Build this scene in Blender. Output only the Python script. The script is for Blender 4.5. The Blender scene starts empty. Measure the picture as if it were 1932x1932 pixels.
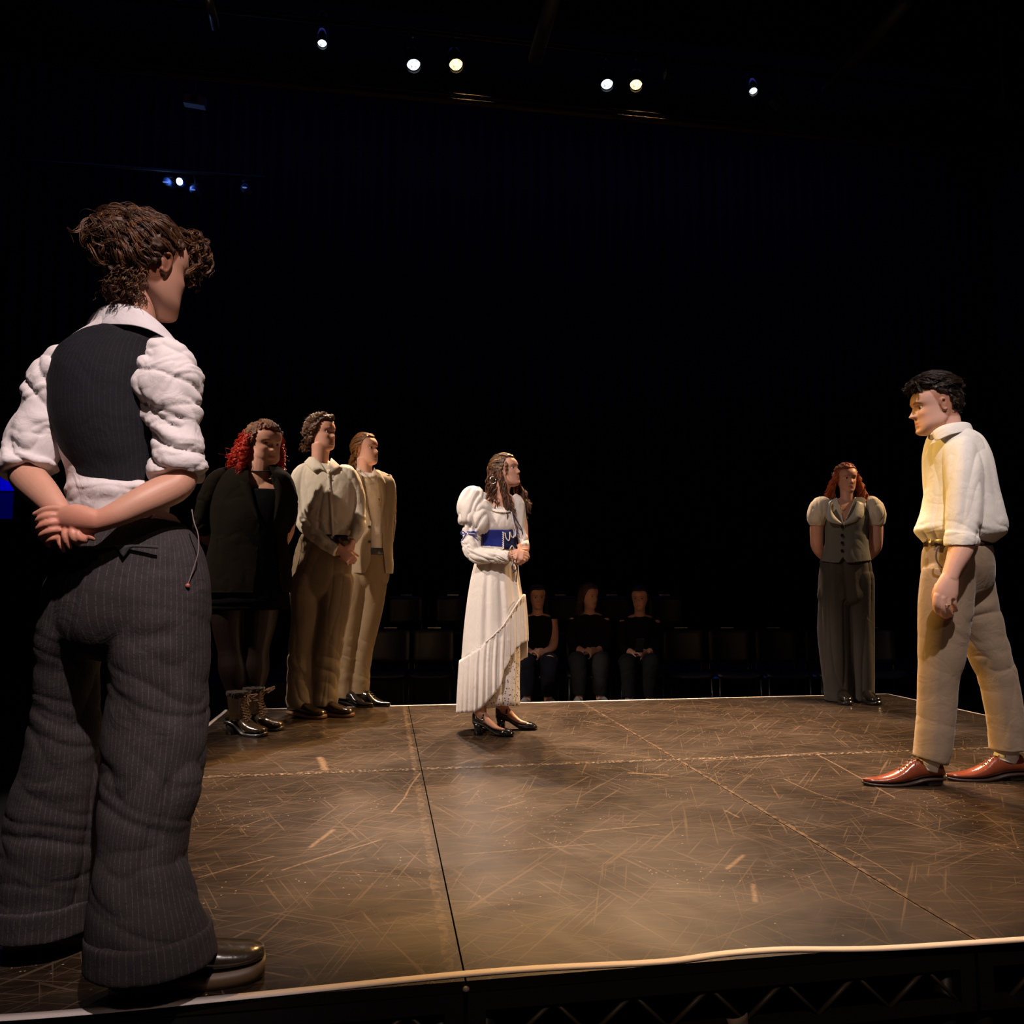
import bpy, bmesh, math, random
import numpy as np
from mathutils import Vector, Matrix

# ------------------------------------------------------------------ camera, world, lights, exposure
ZS = 0.45                      # height of the stage top above the hall floor
CAM_H = 0.87                   # camera above the stage top
FPX, HOR = 1500.0, 1100.0      # focal length in pixels of a 1932 px frame, row of the horizon
PITCH = math.atan2(HOR - 966, FPX)
YAW = math.atan2(966 - 722, math.hypot(FPX, HOR - 966))
F0 = np.array([math.sin(YAW), math.cos(YAW), 0.0])
R0 = np.array([math.cos(YAW), -math.sin(YAW), 0.0])
Z0 = np.array([0, 0, 1.0])
CAMP = np.array([0, 0, ZS + CAM_H])
FWD = F0 * math.cos(PITCH) + Z0 * math.sin(PITCH)
UPV = Z0 * math.cos(PITCH) - F0 * math.sin(PITCH)
S = bpy.context.scene
COL = S.collection
cam = bpy.data.objects.new('camera', bpy.data.cameras.new('camera'))
COL.objects.link(cam)
cam.matrix_world = Matrix.Translation(CAMP) @ Matrix((R0, UPV, -FWD)).transposed().to_4x4()
cam.data.sensor_width = 36
cam.data.lens = 36 * FPX / 1932
cam.data.clip_start = 0.05
S.camera = cam
S.view_settings.view_transform = 'Standard'
S.view_settings.look = 'None'
S.view_settings.gamma = 1
S.view_settings.use_curve_mapping = False
S.view_settings.exposure = 0.0
w = bpy.data.worlds.new('hall_dark'); S.world = w; w.use_nodes = True
w.node_tree.nodes['Background'].inputs[0].default_value = (0.06, 0.05, 0.5, 1)
w.node_tree.nodes['Background'].inputs[1].default_value = 0.012

def pix(px, py, D):
    """World point seen at a pixel at horizontal distance D in front of the camera."""
    r = FWD + R0 * (px - 966) / FPX + UPV * (966 - py) / FPX
    return CAMP + r * (D / (r @ F0))
def ground(px, py, z=ZS):
    r = FWD + R0 * (px - 966) / FPX + UPV * (966 - py) / FPX
    return CAMP + r * ((z - CAMP[2]) / r[2])

def spot(name, loc, tgt, power, color, angle, blend=0.3, size=0.08):
    l = bpy.data.lights.new(name, 'SPOT'); l.energy = power; l.color = color
    l.spot_size = math.radians(angle); l.spot_blend = blend; l.shadow_soft_size = size
    o = bpy.data.objects.new(name, l); COL.objects.link(o)
    o.location = loc
    o.rotation_euler = (Vector(tgt) - Vector(loc)).to_track_quat('-Z', 'Y').to_euler()
    return o
WHITE = (1, 0.80, 0.68); AMBER = (1, 0.52, 0.16); PINK = (1, 0.80, 0.76)
spot('front_light_left', (0.5, -0.9, 5.6), (-.42, 1.95, 1.85), 1250, PINK, 23, 0.8, 0.06)
spot('front_light_centre', (-1.4, -0.8, 6.4), (.68, 4.75, 1.5), 1500, (1, .84, .78), 13, 0.6, 0.06)
spot('front_light_right', (1.5, 0.3, 6.2), (2.4, 3.4, 1.5), 1250, (1, .84, .80), 21, 0.6, 0.06)
spot('front_wash', (1.2, -3.4, 5.8), (1.2, 4.0, .7), 70, (1, .70, .50), 30, 0.8, 0.1)
spot('front_floor_wash', (.2, -3.0, 5.6), (1.1, 2.7, ZS), 210, (1, .70, .54), 34, 0.9, 0.1)
spot('side_light_left', (-4.2, 3.6, 5.8), (0.2, 4.9, 1.3), 1600, (1, .80, .66), 29, 0.5, 0.06)
spot('side_light_yellow', (-4.0, 6.6, 5.6), (2.2, 3.45, 1.35), 2500, (1, .56, .12), 13, 0.4, 0.06)
spot('front_light_far', (-2.5, 1.2, 6.2), (3.35, 5.6, 1.45), 420, (1, .80, .70), 10, 0.6, 0.06)
spot('side_light_right', (7.6, 5.2, 5.6), (3.0, 4.9, 1.2), 2000, (1, .62, .30), 30, 0.5, 0.06)
l = bpy.data.lights.new('added_blue_fill', 'AREA'); l.energy = 30; l.color = (.12, .12, 1); l.shape = 'RECTANGLE'; l.size = 14; l.size_y = .4  # area lamp added only to tint the dark back drape faintly blue
o = bpy.data.objects.new('added_blue_fill', l); COL.objects.link(o); o.location = (2, 10.2, 9.0); o.rotation_euler = (math.radians(40), 0, 0)

# ------------------------------------------------------------------ numeric helpers
rng = np.random.default_rng(7)
_perm = np.random.default_rng(3).permutation(256)
_grad = np.random.default_rng(4).normal(size=(256, 3)); _grad /= np.linalg.norm(_grad, axis=1)[:, None]
def perlin(p):
    p = np.asarray(p, float); i = np.floor(p).astype(int); f = p - i
    u = f * f * f * (f * (f * 6 - 15) + 10)
    out = 0
    for dx in (0, 1):
        for dy in (0, 1):
            for dz in (0, 1):
                h = _perm[(_perm[(_perm[(i[:, 0] + dx) & 255] + i[:, 1] + dy) & 255] + i[:, 2] + dz) & 255]
                g = _grad[h]
                d = g[:, 0] * (f[:, 0] - dx) + g[:, 1] * (f[:, 1] - dy) + g[:, 2] * (f[:, 2] - dz)
                wx = u[:, 0] if dx else 1 - u[:, 0]; wy = u[:, 1] if dy else 1 - u[:, 1]; wz = u[:, 2] if dz else 1 - u[:, 2]
                out = out + d * wx * wy * wz
    return out * 1.6
def ridged(p):
    return 1 - np.minimum(1, np.abs(perlin(p)) * 2.6)
def sst(a, b, x):
    t = np.clip((x - a) / (b - a), 0, 1); return t * t * (3 - 2 * t)
def nrm(v):
    v = np.asarray(v, float); return v / (np.linalg.norm(v) + 1e-12)
def catmull(P, k):
    """Rows of numbers (one row per station), resampled k times denser."""
    P = np.asarray(P, float)
    if k <= 1 or len(P) < 3:
        if len(P) == 2 and k > 1:
            t = np.linspace(0, 1, k + 1)[:, None]; return P[0] * (1 - t) + P[1] * t
        return P
    Q = np.vstack([2 * P[0] - P[1], P, 2 * P[-1] - P[-2]]); out = []
    for i in range(1, len(Q) - 2):
        a, b, c, d = Q[i - 1], Q[i], Q[i + 1], Q[i + 2]
        for j in range(k):
            t = j / k
            out.append(0.5 * (2 * b + (c - a) * t + (2 * a - 5 * b + 4 * c - d) * t * t + (3 * b - a - 3 * c + d) * t ** 3))
    out.append(P[-1]); return np.array(out)

class MB:
    """Collects vertices and faces of one mesh."""
    def __init__(s): s.v = []; s.f = []; s.n = 0; s.m = []; s.uv = {}
    def add(s, v, f, m=0):
        v = np.asarray(v, float).reshape(-1, 3)
        s.f += [tuple(int(i) + s.n for i in q) for q in f]; s.m += [m] * len(f)
        s.v.append(v); s.n += len(v); return s
    def grid(s, G, closed_u=True, caps=True, m=0, keep=None):
        """G: rows x n x 3."""
        r, n = G.shape[:2]; f = []
        for i in range(r - 1):
            for j in range(n if closed_u else n - 1):
                k = (j + 1) % n
                if keep is not None and not keep[i, j]: continue
                f.append((i * n + j, i * n + k, (i + 1) * n + k, (i + 1) * n + j))
        if caps and closed_u:
            f.append(tuple(range(n - 1, -1, -1))); f.append(tuple((r - 1) * n + j for j in range(n)))
        return s.add(G.reshape(-1, 3), f, m)
    def tube(s, pts, rad, n=14, k=4, ref=None, caps=True, m=0, round_ends=False):
        """pts world points, rad r or (in-picture half width, half depth). ref: depth axis."""
        ref = -F0 if ref is None else nrm(ref)
        R = [(x, x) if np.isscalar(x) else x for x in (rad if hasattr(rad, '__len__') else [rad] * len(pts))]
        A = catmull([list(p) + list(r) for p, r in zip(pts, R)], k)
        P = A[:, :3]; R = np.maximum(A[:, 3:], 1e-4)
        if round_ends:
            t0 = nrm(P[0] - P[1]); t1 = nrm(P[-1] - P[-2]); r0 = R[0].mean(); r1 = R[-1].mean()
            P = np.vstack([P[0] + t0 * r0 * .85, P[0] + t0 * r0 * .5, P, P[-1] + t1 * r1 * .5, P[-1] + t1 * r1 * .85])
            R = np.vstack([R[0] * .45, R[0] * .85, R, R[-1] * .85, R[-1] * .45])
        T = np.gradient(P, axis=0); T /= np.linalg.norm(T, axis=1)[:, None] + 1e-12
        a = np.linspace(0, 2 * np.pi, n, endpoint=False); G = []
        bprev = None
        for p, t, r in zip(P, T, R):
            x = np.cross(t, ref)
            if np.linalg.norm(x) < .25:
                x = np.cross(t, bprev) if bprev is not None else np.cross(t, Z0)
            x = nrm(x); b = nrm(np.cross(x, t)); bprev = b
            G.append(p + np.outer(np.cos(a), x) * r[0] + np.outer(np.sin(a), b) * r[1])
        return s.grid(np.array(G), caps=caps, m=m)
    def box(s, c, sx, sy, sz, M=None, m=0):
        v = np.array([(x, y, z) for x in (-1, 1) for y in (-1, 1) for z in (-1, 1)], float) * (sx / 2, sy / 2, sz / 2)
        if M is not None: v = v @ np.asarray(M).T
        return s.add(v + np.asarray(c), [(0, 1, 3, 2), (4, 6, 7, 5), (0, 4, 5, 1), (2, 3, 7, 6), (0, 2, 6, 4), (1, 5, 7, 3)], m)
    def ball(s, c, r, n=16, M=None, m=0):
        r = np.ones(3) * r; th = np.linspace(0, np.pi, n // 2 + 1)[1:-1]; a = np.linspace(0, 2 * np.pi, n, endpoint=False)
        G = np.array([[(math.sin(t) * math.cos(q), math.sin(t) * math.sin(q), math.cos(t)) for q in a] for t in th]) * r
        if M is not None: G = G @ np.asarray(M).T
        G = G + np.asarray(c); return s.grid(G, m=m)
    def verts(s): return np.vstack(s.v)

def mesh_from(name, v, f, mats=(), fm=None, smooth=True):
    me = bpy.data.meshes.new(name); me.from_pydata([tuple(x) for x in v], [], f)
    for m in mats: me.materials.append(m)
    if fm is not None and len(set(fm)) > 1: me.polygons.foreach_set('material_index', fm)
    me.update()
    if smooth: me.polygons.foreach_set('use_smooth', [True] * len(me.polygons))
    return me
def get_co(me, what='vertices'):
    a = np.empty(len(me.vertices) * 3, np.float32); me.vertices.foreach_get('co', a); return a.reshape(-1, 3).astype(float)
def get_no(me):
    a = np.empty(len(me.vertices) * 3, np.float32); me.vertices.foreach_get('normal', a); return a.reshape(-1, 3).astype(float)
def link(me, name, root=None, parent=None):
    o = bpy.data.objects.new(name, me); COL.objects.link(o)
    if parent is not None: o.parent = parent
    return o
def evald(o):
    dg = bpy.context.evaluated_depsgraph_get(); dg.update()
    return bpy.data.meshes.new_from_object(o.evaluated_get(dg), depsgraph=dg)
def apply_mods(me, mods):
    o = bpy.data.objects.new('tmp', me); COL.objects.link(o)
    for t, kw in mods:
        m = o.modifiers.new(t, t)
        for a, b in kw.items(): setattr(m, a, b)
    r = evald(o); bpy.data.objects.remove(o); bpy.data.meshes.remove(me); return r
def build(mb, name, mats, parent, origin=(0, 0, 0), voxel=None, smooth_it=2, disp=None, attrs=None, solid=0, subsurf=0, flat=False):
    """Turns a collected mesh into ONE object; voxel unions the pieces into one continuous skin; disp moves it along its normals."""
    if not isinstance(mats, (list, tuple)): mats = [mats]
    me = mesh_from(name, mb.verts(), mb.f, mats, mb.m, smooth=not flat)
    mods = []
    if voxel: mods.append(('REMESH', dict(mode='VOXEL', voxel_size=voxel, use_smooth_shade=True)))
    if solid: mods.append(('SOLIDIFY', dict(thickness=solid, offset=0)))
    if subsurf: mods.append(('SUBSURF', dict(levels=subsurf, render_levels=subsurf)))
    if voxel and smooth_it: mods.append(('SMOOTH', dict(iterations=smooth_it, factor=.5)))
    if mods: me = apply_mods(me, mods)
    if not len(me.materials):
        for m in mats: me.materials.append(m)
    if disp is not None:
        co = get_co(me); no = get_no(me); d = disp(co, no)
        co = co + (no * d[:, None] if d.ndim == 1 else d)
        me.vertices.foreach_set('co', co.astype(np.float32).ravel()); me.update()
    if attrs:
        co = get_co(me)
        for k, fn in attrs.items():
            val = fn(co)
            if val.ndim == 2:
                a = me.attributes.new(k, 'FLOAT_COLOR', 'POINT'); a.data.foreach_set('color', np.c_[val, np.ones(len(val))].astype(np.float32).ravel())
            else:
                a = me.attributes.new(k, 'FLOAT', 'POINT'); a.data.foreach_set('value', val.astype(np.float32))
    co = get_co(me) - np.asarray(origin)
    me.vertices.foreach_set('co', co.astype(np.float32).ravel())
    if not flat: me.polygons.foreach_set('use_smooth', [True] * len(me.polygons))
    me.update(); me.name = name
    return link(me, name, parent=parent)
def root(name, loc, label, cat, group=None):
    o = bpy.data.objects.new(name, None); COL.objects.link(o); o.location = loc
    o.empty_display_size = .1
    o['label'] = label; o['category'] = cat
    if group: o['group'] = group
    return o
def tag(o, label=None, cat=None, group=None, kind=None):
    for k, v in (('label', label), ('category', cat), ('group', group), ('kind', kind)):
        if v: o[k] = v
    return o

# ------------------------------------------------------------------ materials
def mat(name, color, rough=.7, metal=0, spec=.5, emit=None, estr=0, coat=0, sheen=0):
    m = bpy.data.materials.new(name); m.use_nodes = True; b = m.node_tree.nodes['Principled BSDF']
    b.inputs['Base Color'].default_value = (*color, 1); b.inputs['Roughness'].default_value = rough
    b.inputs['Metallic'].default_value = metal; b.inputs['Specular IOR Level'].default_value = spec
    if coat: b.inputs['Coat Weight'].default_value = coat; b.inputs['Coat Roughness'].default_value = .15
    if sheen: b.inputs['Sheen Weight'].default_value = sheen; b.inputs['Sheen Roughness'].default_value = .4
    if emit: b.inputs['Emission Color'].default_value = (*emit, 1); b.inputs['Emission Strength'].default_value = estr
    return m
class NT:
    """Small helper over a node tree; a node stands for its first output (a colour mix for its colour), (node, i) for output i."""
    def __init__(s, m): s.t = m.node_tree; s.b = s.t.nodes['Principled BSDF']
    def put(s, v, sock):
        if isinstance(v, tuple) and len(v) == 2 and hasattr(v[0], 'outputs'): s.t.links.new(v[0].outputs[v[1]], sock)
        elif hasattr(v, 'outputs'): s.t.links.new(v.outputs[2 if v.bl_idname == 'ShaderNodeMix' else 0], sock)
        elif isinstance(v, tuple) and len(v) == 3 and sock.type == 'RGBA': sock.default_value = (*v, 1)
        else: sock.default_value = v
    def n(s, typ, ins=None, **kw):
        x = s.t.nodes.new(typ)
        for k, v in kw.items(): setattr(x, k, v)
        for k, v in (ins or {}).items(): s.put(v, x.inputs[k])
        return x
    def l(s, a, b): s.put(a, s.b.inputs[b])
    def math(s, op, a, b=None, c=None):
        x = s.t.nodes.new('ShaderNodeMath'); x.operation = op
        for i, v in enumerate((a, b, c)):
            if v is not None: s.put(v, x.inputs[i])
        return x
    def mix(s, fac, a, b, mode='MIX'):
        x = s.t.nodes.new('ShaderNodeMix'); x.data_type = 'RGBA'; x.blend_type = mode
        for i, v in ((0, fac), (6, a), (7, b)): s.put(v, x.inputs[i])
        return x
    def ramp(s, v, a, b):
        x = s.t.nodes.new('ShaderNodeMapRange'); s.put(v, x.inputs[0]); x.inputs[1].default_value = a; x.inputs[2].default_value = b; return x
    def noise(s, vec, scale, detail=2, dist=0, rough=.5):
        return s.n('ShaderNodeTexNoise', {'Vector': vec, 'Scale': scale, 'Detail': detail, 'Distortion': dist, 'Roughness': rough})
def fabric(name, color, var=.12, bump=.25, weave=900, fold=14, rough=.85, sheen=.15, stripe=None, foldstr=.35, lace=None, spec=.3):
    """Cloth: slight colour variation, fine weave and soft crease bump; stripe = (spacing, width, colour) along attribute 'u'."""
    m = mat(name, color, rough, sheen=sheen, spec=spec); t = NT(m)
    tc = (t.n('ShaderNodeTexCoord'), 3)
    n1 = t.noise(tc, 6, 5); n2 = t.noise(tc, weave, 1); n3 = t.noise(tc, fold, 3, 1.2)
    c = t.mix(n1, tuple(x * (1 - var) for x in color), tuple(min(1, x * (1 + var)) for x in color))
    c = t.mix(t.math('MULTIPLY', n2, .35), c, tuple(x * .6 for x in color))
    if stripe:
        sp, wd, sc = stripe
        at = (t.n('ShaderNodeAttribute', attribute_name='u'), 2)
        fr = t.math('FRACT', t.math('DIVIDE', t.math('ADD', at, 50.0), sp))
        on = t.math('MULTIPLY', t.math('LESS_THAN', fr, wd / sp), t.math('GREATER_THAN', t.noise(tc, 260, 0), .42))
        c = t.mix(on, c, sc)
    if lace:
        v = t.n('ShaderNodeTexVoronoi', {'Vector': tc, 'Scale': lace[0]})
        c = t.mix(t.math('LESS_THAN', v, lace[1]), c, lace[2])
    t.l(c, 'Base Color')
    b1 = t.n('ShaderNodeBump', {'Height': n2, 'Strength': bump, 'Distance': .001})
    b2 = t.n('ShaderNodeBump', {'Height': n3, 'Strength': foldstr, 'Distance': .012, 'Normal': b1})
    t.l(b2, 'Normal'); return m
def skin(name, color):
    m = mat(name, color, .48, spec=.4); t = NT(m); tc = (t.n('ShaderNodeTexCoord'), 3)
    at = t.n('ShaderNodeAttribute', attribute_name='tint')
    c = t.mix(t.noise(tc, 28, 4), tuple(x * .86 for x in color), (min(1, color[0] * 1.08), color[1], color[2]))
    t.l(t.mix(1.0, c, at, 'MULTIPLY'), 'Base Color')
    t.b.inputs['Subsurface Weight'].default_value = .1; t.b.inputs['Subsurface Radius'].default_value = (.01, .004, .002)
    t.l(t.n('ShaderNodeBump', {'Height': t.noise(tc, 350, 2), 'Strength': .12, 'Distance': .001}), 'Normal'); return m
def hairmat(name, c1, c2, rough=.45):
    m = mat(name, c1, rough, spec=.35); t = NT(m)
    f = t.math('MULTIPLY', t.math('ADD', (t.n('ShaderNodeHairInfo'), 4), t.ramp(t.noise((t.n('ShaderNodeTexCoord'), 3), 38, 3), .35, .65)), .5)
    t.l(t.mix(f, c1, c2), 'Base Color'); return m
def leather(name, color, rough=.22, crease=40):
    m = mat(name, color, rough, spec=.6, coat=.6); t = NT(m); tc = (t.n('ShaderNodeTexCoord'), 3)
    n = t.noise(tc, crease, 4, .8)
    t.l(t.mix(n, tuple(x * .7 for x in color), tuple(min(1, x * 1.3) for x in color)), 'Base Color')
    t.l(t.n('ShaderNodeBump', {'Height': n, 'Strength': .3, 'Distance': .004}), 'Normal'); return m

# ------------------------------------------------------------------ people: frames, heads, hair, hands, shoes
HEADROWS = [  # z, front x, back x, half width, widest x
    (-.50, .27, .12, .07, .20), (-.475, .335, .06, .13, .18), (-.42, .365, -.02, .19, .12), (-.34, .365, -.12, .24, .06), (-.25, .36, -.22, .268, .02),
    (-.13, .36, -.33, .29, .0), (0, .352, -.41, .305, -.02), (.10, .378, -.45, .322, -.04), (.20, .372, -.46, .335, -.06), (.30, .32, -.44, .325, -.07),
    (.39, .225, -.37, .275, -.08), (.455, .10, -.26, .19, -.09), (.49, .0, -.16, .09, -.09)]
class Fig:
    """A person: pixel measurements at distance D become joints in metres."""
    def __init__(s, name, D, foot, label, cat='person', group=None):
        s.D = D; s.s = D / 1500.0
        s.o = pix(foot[0], foot[1], D); s.o[2] = ZS
        s.root = root(name, s.o, label, cat, group)
    def P(s, x, y, z=0): return pix(x, y, s.D - z * s.s)
    def tube(s, mb, rows, n=20, k=4, **kw):
        """rows: (px, py, z, half width px, half depth px)"""
        return mb.tube([s.P(*r[:3]) for r in rows], [(r[3] * s.s, (r[4] if len(r) > 4 else r[3]) * s.s) for r in rows], n=n, k=k, **kw)
    def rings(s, rows, n=48, k=4, p=2.0, phi=0.0):
        """horizontal rings: (px, py, z, half width px, half depth px[, phi]) -> grid of points"""
        R = []
        for r in rows:
            c = s.P(*r[:3]); R.append([*c, r[3] * s.s, r[4] * s.s, r[5] if len(r) > 5 else phi])
        A = catmull(R, k); a = np.linspace(0, 2 * np.pi, n, endpoint=False); G = []
        ca = np.sign(np.cos(a)) * np.abs(np.cos(a)) ** (2 / p); sa = np.sign(np.sin(a)) * np.abs(np.sin(a)) ** (2 / p)
        for q in A:
            ax = R0 * math.cos(q[5]) - F0 * math.sin(q[5]); ay = F0 * math.cos(q[5]) + R0 * math.sin(q[5])
            G.append(q[:3] + np.outer(ca, ax) * max(q[3], 1e-4) + np.outer(sa, ay) * max(q[4], 1e-4))
        return np.array(G)
    def loft(s, mb, rows, n=48, k=4, p=2.0, phi=0.0, **kw):
        return mb.grid(s.rings(rows, n, k, p, phi), **kw)
    def build(s, mb, name, mats, parent=None, **kw):
        return build(mb, name, mats, parent or s.root, origin=s.o, **kw)

class Head:
    def __init__(s, C, yaw, pitch=0, roll=0, H=.225, wide=1.0):
        """yaw 0 looks at the camera, 90 looks to the right of the picture, 180 away; pitch + looks up; roll + tips to picture right."""
        y = math.radians(yaw)
        fx = R0 * math.sin(y) - F0 * math.cos(y)
        ly = nrm(np.cross(Z0, fx)); p = math.radians(pitch)
        fx2 = fx * math.cos(p) + Z0 * math.sin(p); uz = np.cross(fx2, ly)
        r = math.radians(roll)
        uz2 = uz * math.cos(r) + R0 * math.sin(r)
        fx2 = nrm(fx2 - uz2 * (fx2 @ uz2) / (uz2 @ uz2)); uz2 = nrm(uz2); ly = np.cross(uz2, fx2)
        s.C = np.asarray(C); s.M = np.array([fx2, ly, uz2]); s.H = H; s.wide = wide
    def w(s, p):
        p = np.asarray(p, float) * (1, s.wide, 1); return s.C + (p @ s.M) * s.H
    def loc(s, p): return ((np.asarray(p) - s.C) @ s.M.T / s.H) / (1, s.wide, 1)
    def add(s, mb, nose=1.0, chin=0, ears=True, jaw=0):
        rows = catmull(HEADROWS, 5); n = 72; a = np.linspace(0, 2 * np.pi, n, endpoint=False); G = []
        for z, xf, xb, hw, cx in rows:
            c, q = np.cos(a), np.sin(a)
            pf = 2.25
            cc = np.sign(c) * np.abs(c) ** (2 / pf); qq = np.sign(q) * np.abs(q) ** (2 / pf)
            hw = hw * (1 + jaw * math.exp(-((z + .33) / .14) ** 2))
            x = cx + np.where(c > 0, (xf - cx) * cc, (cx - xb) * cc)
            G.append(np.c_[x, hw * qq, np.full(n, z)])
        G = np.array(G); x, y, z = G[..., 0].copy(), G[..., 1], G[..., 2]
        front = sst(.05, .25, x)
        g = lambda cy, cz, sy, sz: np.exp(-((y - cy) / sy) ** 2 - ((z - cz) / sz) ** 2)
        d = 0
        zz = np.clip((.10 - z) / .24, 0, 1)
        nosew = .022 + .030 * zz
        d = d + nose * .125 * zz ** 1.15 * (z > -.175) * np.exp(-(y / nosew) ** 2) * sst(-.19, -.13, z)
        d = d + .02 * g(.045, -.125, .022, .025) + .02 * g(-.045, -.125, .022, .025)
        for sg in (-1, 1):
            d = d - .042 * g(sg * .125, .02, .075, .05) + .016 * g(sg * .12, .115, .09, .028) + .018 * g(sg * .19, -.10, .07, .06)
            d = d + .012 * g(sg * .125, .02, .045, .028)
        d = d + .022 * g(0, -.252, .075, .022) + .024 * g(0, -.305, .065, .024) - .012 * g(0, -.279, .085, .009) - .014 * g(0, -.36, .08, .022) + (.026 + chin) * g(0, -.43, .07, .05)
        G[..., 0] = x + d * front
        mb.grid(s.w(G.reshape(-1, 3)).reshape(G.shape))
        if ears:
            for sg in (-1, 1):
                # rim as a C-shaped tube, lobe and a thin shell behind it
                t = np.linspace(-2.3, 1.9, 12)
                pts = [(-.045 - .058 * math.cos(u) * (-1) * .9, sg * (.318 + .028 * math.sin(max(0, u + .6) * .7)), .0 + .10 * math.sin(u + .15) - .01) for u in t]
                mb.tube([s.w(p) for p in pts], [.013 * s.H / .225 * .225 + .0006] * len(pts) if False else [.014 * s.H * 1.3] * len(pts), n=8, k=2, ref=s.M[1], round_ends=True)
                mb.ball(s.w((-.045, sg * .312, -.005)), (.050 * s.H, .016 * s.H, .088 * s.H), 14, M=s.M.T)
                mb.ball(s.w((-.025, sg * .308, -.10)), (.026 * s.H, .016 * s.H, .03 * s.H), 10, M=s.M.T)
        return mb
    def tint(s, brow=(.35, .22, .15), lip=(.85, .48, .45), cheek=(1, .86, .84), scalp=None, stubble=None, extra=None):
        def fn(co):
            q = s.loc(co); x, y, z = q.T; c = np.ones((len(co), 3))
            head = (np.abs(y) < .5) & (z > -.55) & (z < .6) & (np.abs(x) < .6)
            fr = head * sst(.12, .24, x)
            def blend(m, col):
                m = (m * head)[:, None]; c[:] = c * (1 - m) + np.array(col) * m
            ay = np.abs(y)
            blend(.75 * fr * np.exp(-((z - (.115 + .25 * (ay - .12) * (ay < .12) - .5 * (ay - .14) * (ay > .14))) / .017) ** 4) * sst(.035, .06, ay) * (1 - sst(.19, .23, ay)), brow)
            blend(.8 * fr * np.exp(-((z + .278) / .034) ** 4 - (y / (.085)) ** 4), lip)
            blend(.7 * fr * np.exp(-((z + .279) / .006) ** 2 - (y / .085) ** 4), tuple(v * .5 for v in lip))
            blend(.5 * fr * np.exp(-((ay - .19) / .07) ** 2 - ((z + .10) / .06) ** 2), cheek)
            blend(.65 * fr * np.exp(-((ay - .125) / .062) ** 4 - ((z - .045) / .010) ** 2), tuple(v * .6 for v in brow))
            blend(.8 * fr * np.exp(-((ay - .028) / .012) ** 2 - ((z + .165) / .012) ** 2), (.35, .15, .12))
            if scalp is not None:
                m = sst(-.02, .03, z - (-.24 + .56 * sst(-.10, .22, x))) * (z > -.4); blend(m, scalp)
            if extra is not None: c[:] = extra(co, c, q)
            return c
        return fn
    def eyes(s, fig, iris=(.12, .07, .04)):
        wm = EYEWHITE; im = mat('iris_colour', iris, .15, spec=.8)
        for sg in (-1, 1):
            mb = MB(); c = s.w((.268, sg * .125, .018)); r = .056 * s.H
            n = 16; th = np.linspace(0.02, np.pi - .02, 12); a = np.linspace(0, 2 * np.pi, n, endpoint=False)
            G = np.array([[(math.cos(t), math.sin(t) * math.cos(q), math.sin(t) * math.sin(q)) for q in a] for t in th])
            G = (G.reshape(-1, 3) @ s.M).reshape(G.shape) * r + c
            mb.grid(G); mb.m = [1 if i < 3 * n else 0 for i in range(len(mb.f))]; mb.m[-2] = 1
            fig.build(mb, 'eye', [wm, im])
EYEWHITE = mat('eye_white', (.75, .70, .66), .25)

def slerp(u, v, t):
    d = np.clip((u * v).sum(-1), -1, .9999); o = np.arccos(d)[..., None]; so = np.sin(o) + 1e-6
    return (np.sin((1 - t) * o) * u + np.sin(t * o) * v) / so
ELC = np.array((-.045, 0, .10)); ELR = np.array((.43, .345, .405))
def scalp_dirs(n, r, hair_line=lambda x, z, y: z > -.24 + .56 * sst(-.10, .22, x)):
    out = []
    while len(out) < n:
        u = r.normal(size=(n * 3, 3)); u /= np.linalg.norm(u, axis=1)[:, None]; p = ELC + u * ELR
        out += list(u[hair_line(p[:, 0], p[:, 2], p[:, 1])])
    return np.array(out[:n])
def frizz(P, r, amp, freq, t0=.15, taper=0):
    """Adds a per-lock helix to guides P (g, k, 3)."""
    g, k, _ = P.shape; t = np.linspace(0, 1, k)[None, :]
    ph = r.uniform(0, 6.28, (g, 1)); fr = freq * r.uniform(.75, 1.3, (g, 1)); a = amp * r.uniform(.5, 1.3, (g, 1)) * sst(0, t0, t) * (1 - taper * t)
    T = np.gradient(P, axis=1); T /= np.linalg.norm(T, axis=2)[..., None] + 1e-9
    e = np.cross(T, [0, 0, 1.0]); e /= np.linalg.norm(e, axis=2)[..., None] + 1e-6; b = np.cross(T, e)
    ang = ph + fr * 6.283 * t
    return P + e * (a * np.cos(ang))[..., None] + b * (a * np.sin(ang))[..., None]
def locks(P, r, kids, spread, tip=.4, fly=.0):
    """Children around each guide, gathered towards the tip."""
    g, k, _ = P.shape; t = np.linspace(0, 1, k)[None, None, :, None]
    off = r.normal(size=(g, kids, 1, 3)) * spread * (1 - (1 - tip) * t)
    Q = P[:, None] + off
    if fly:
        m = (r.uniform(size=(g, kids, 1, 1)) < .06) * fly; Q = Q + m * t * r.normal(size=(g, kids, 1, 3))
    return Q.reshape(g * kids, k, 3)
def strands(fig, hd, P, material, radius, parent, name='hair_strands'):
    """P (n, k, 3) in head coordinates -> a hair curves object."""
    n, k, _ = P.shape; W = hd.w(P.reshape(-1, 3)) - fig.o
    hc = bpy.data.hair_curves.new(name); hc.add_curves([k] * n)
    hc.attributes['position'].data.foreach_set('vector', W.astype(np.float32).ravel())
    ra = hc.attributes.get('radius') or hc.attributes.new('radius', 'FLOAT', 'POINT')
    t = np.linspace(0, 1, k); rr = np.tile(radius * (1 - .65 * t ** 2), n)
    ra.data.foreach_set('value', rr.astype(np.float32)); hc.materials.append(material)
    o = bpy.data.objects.new(name, hc); COL.objects.link(o); o.parent = parent; return o
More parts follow.
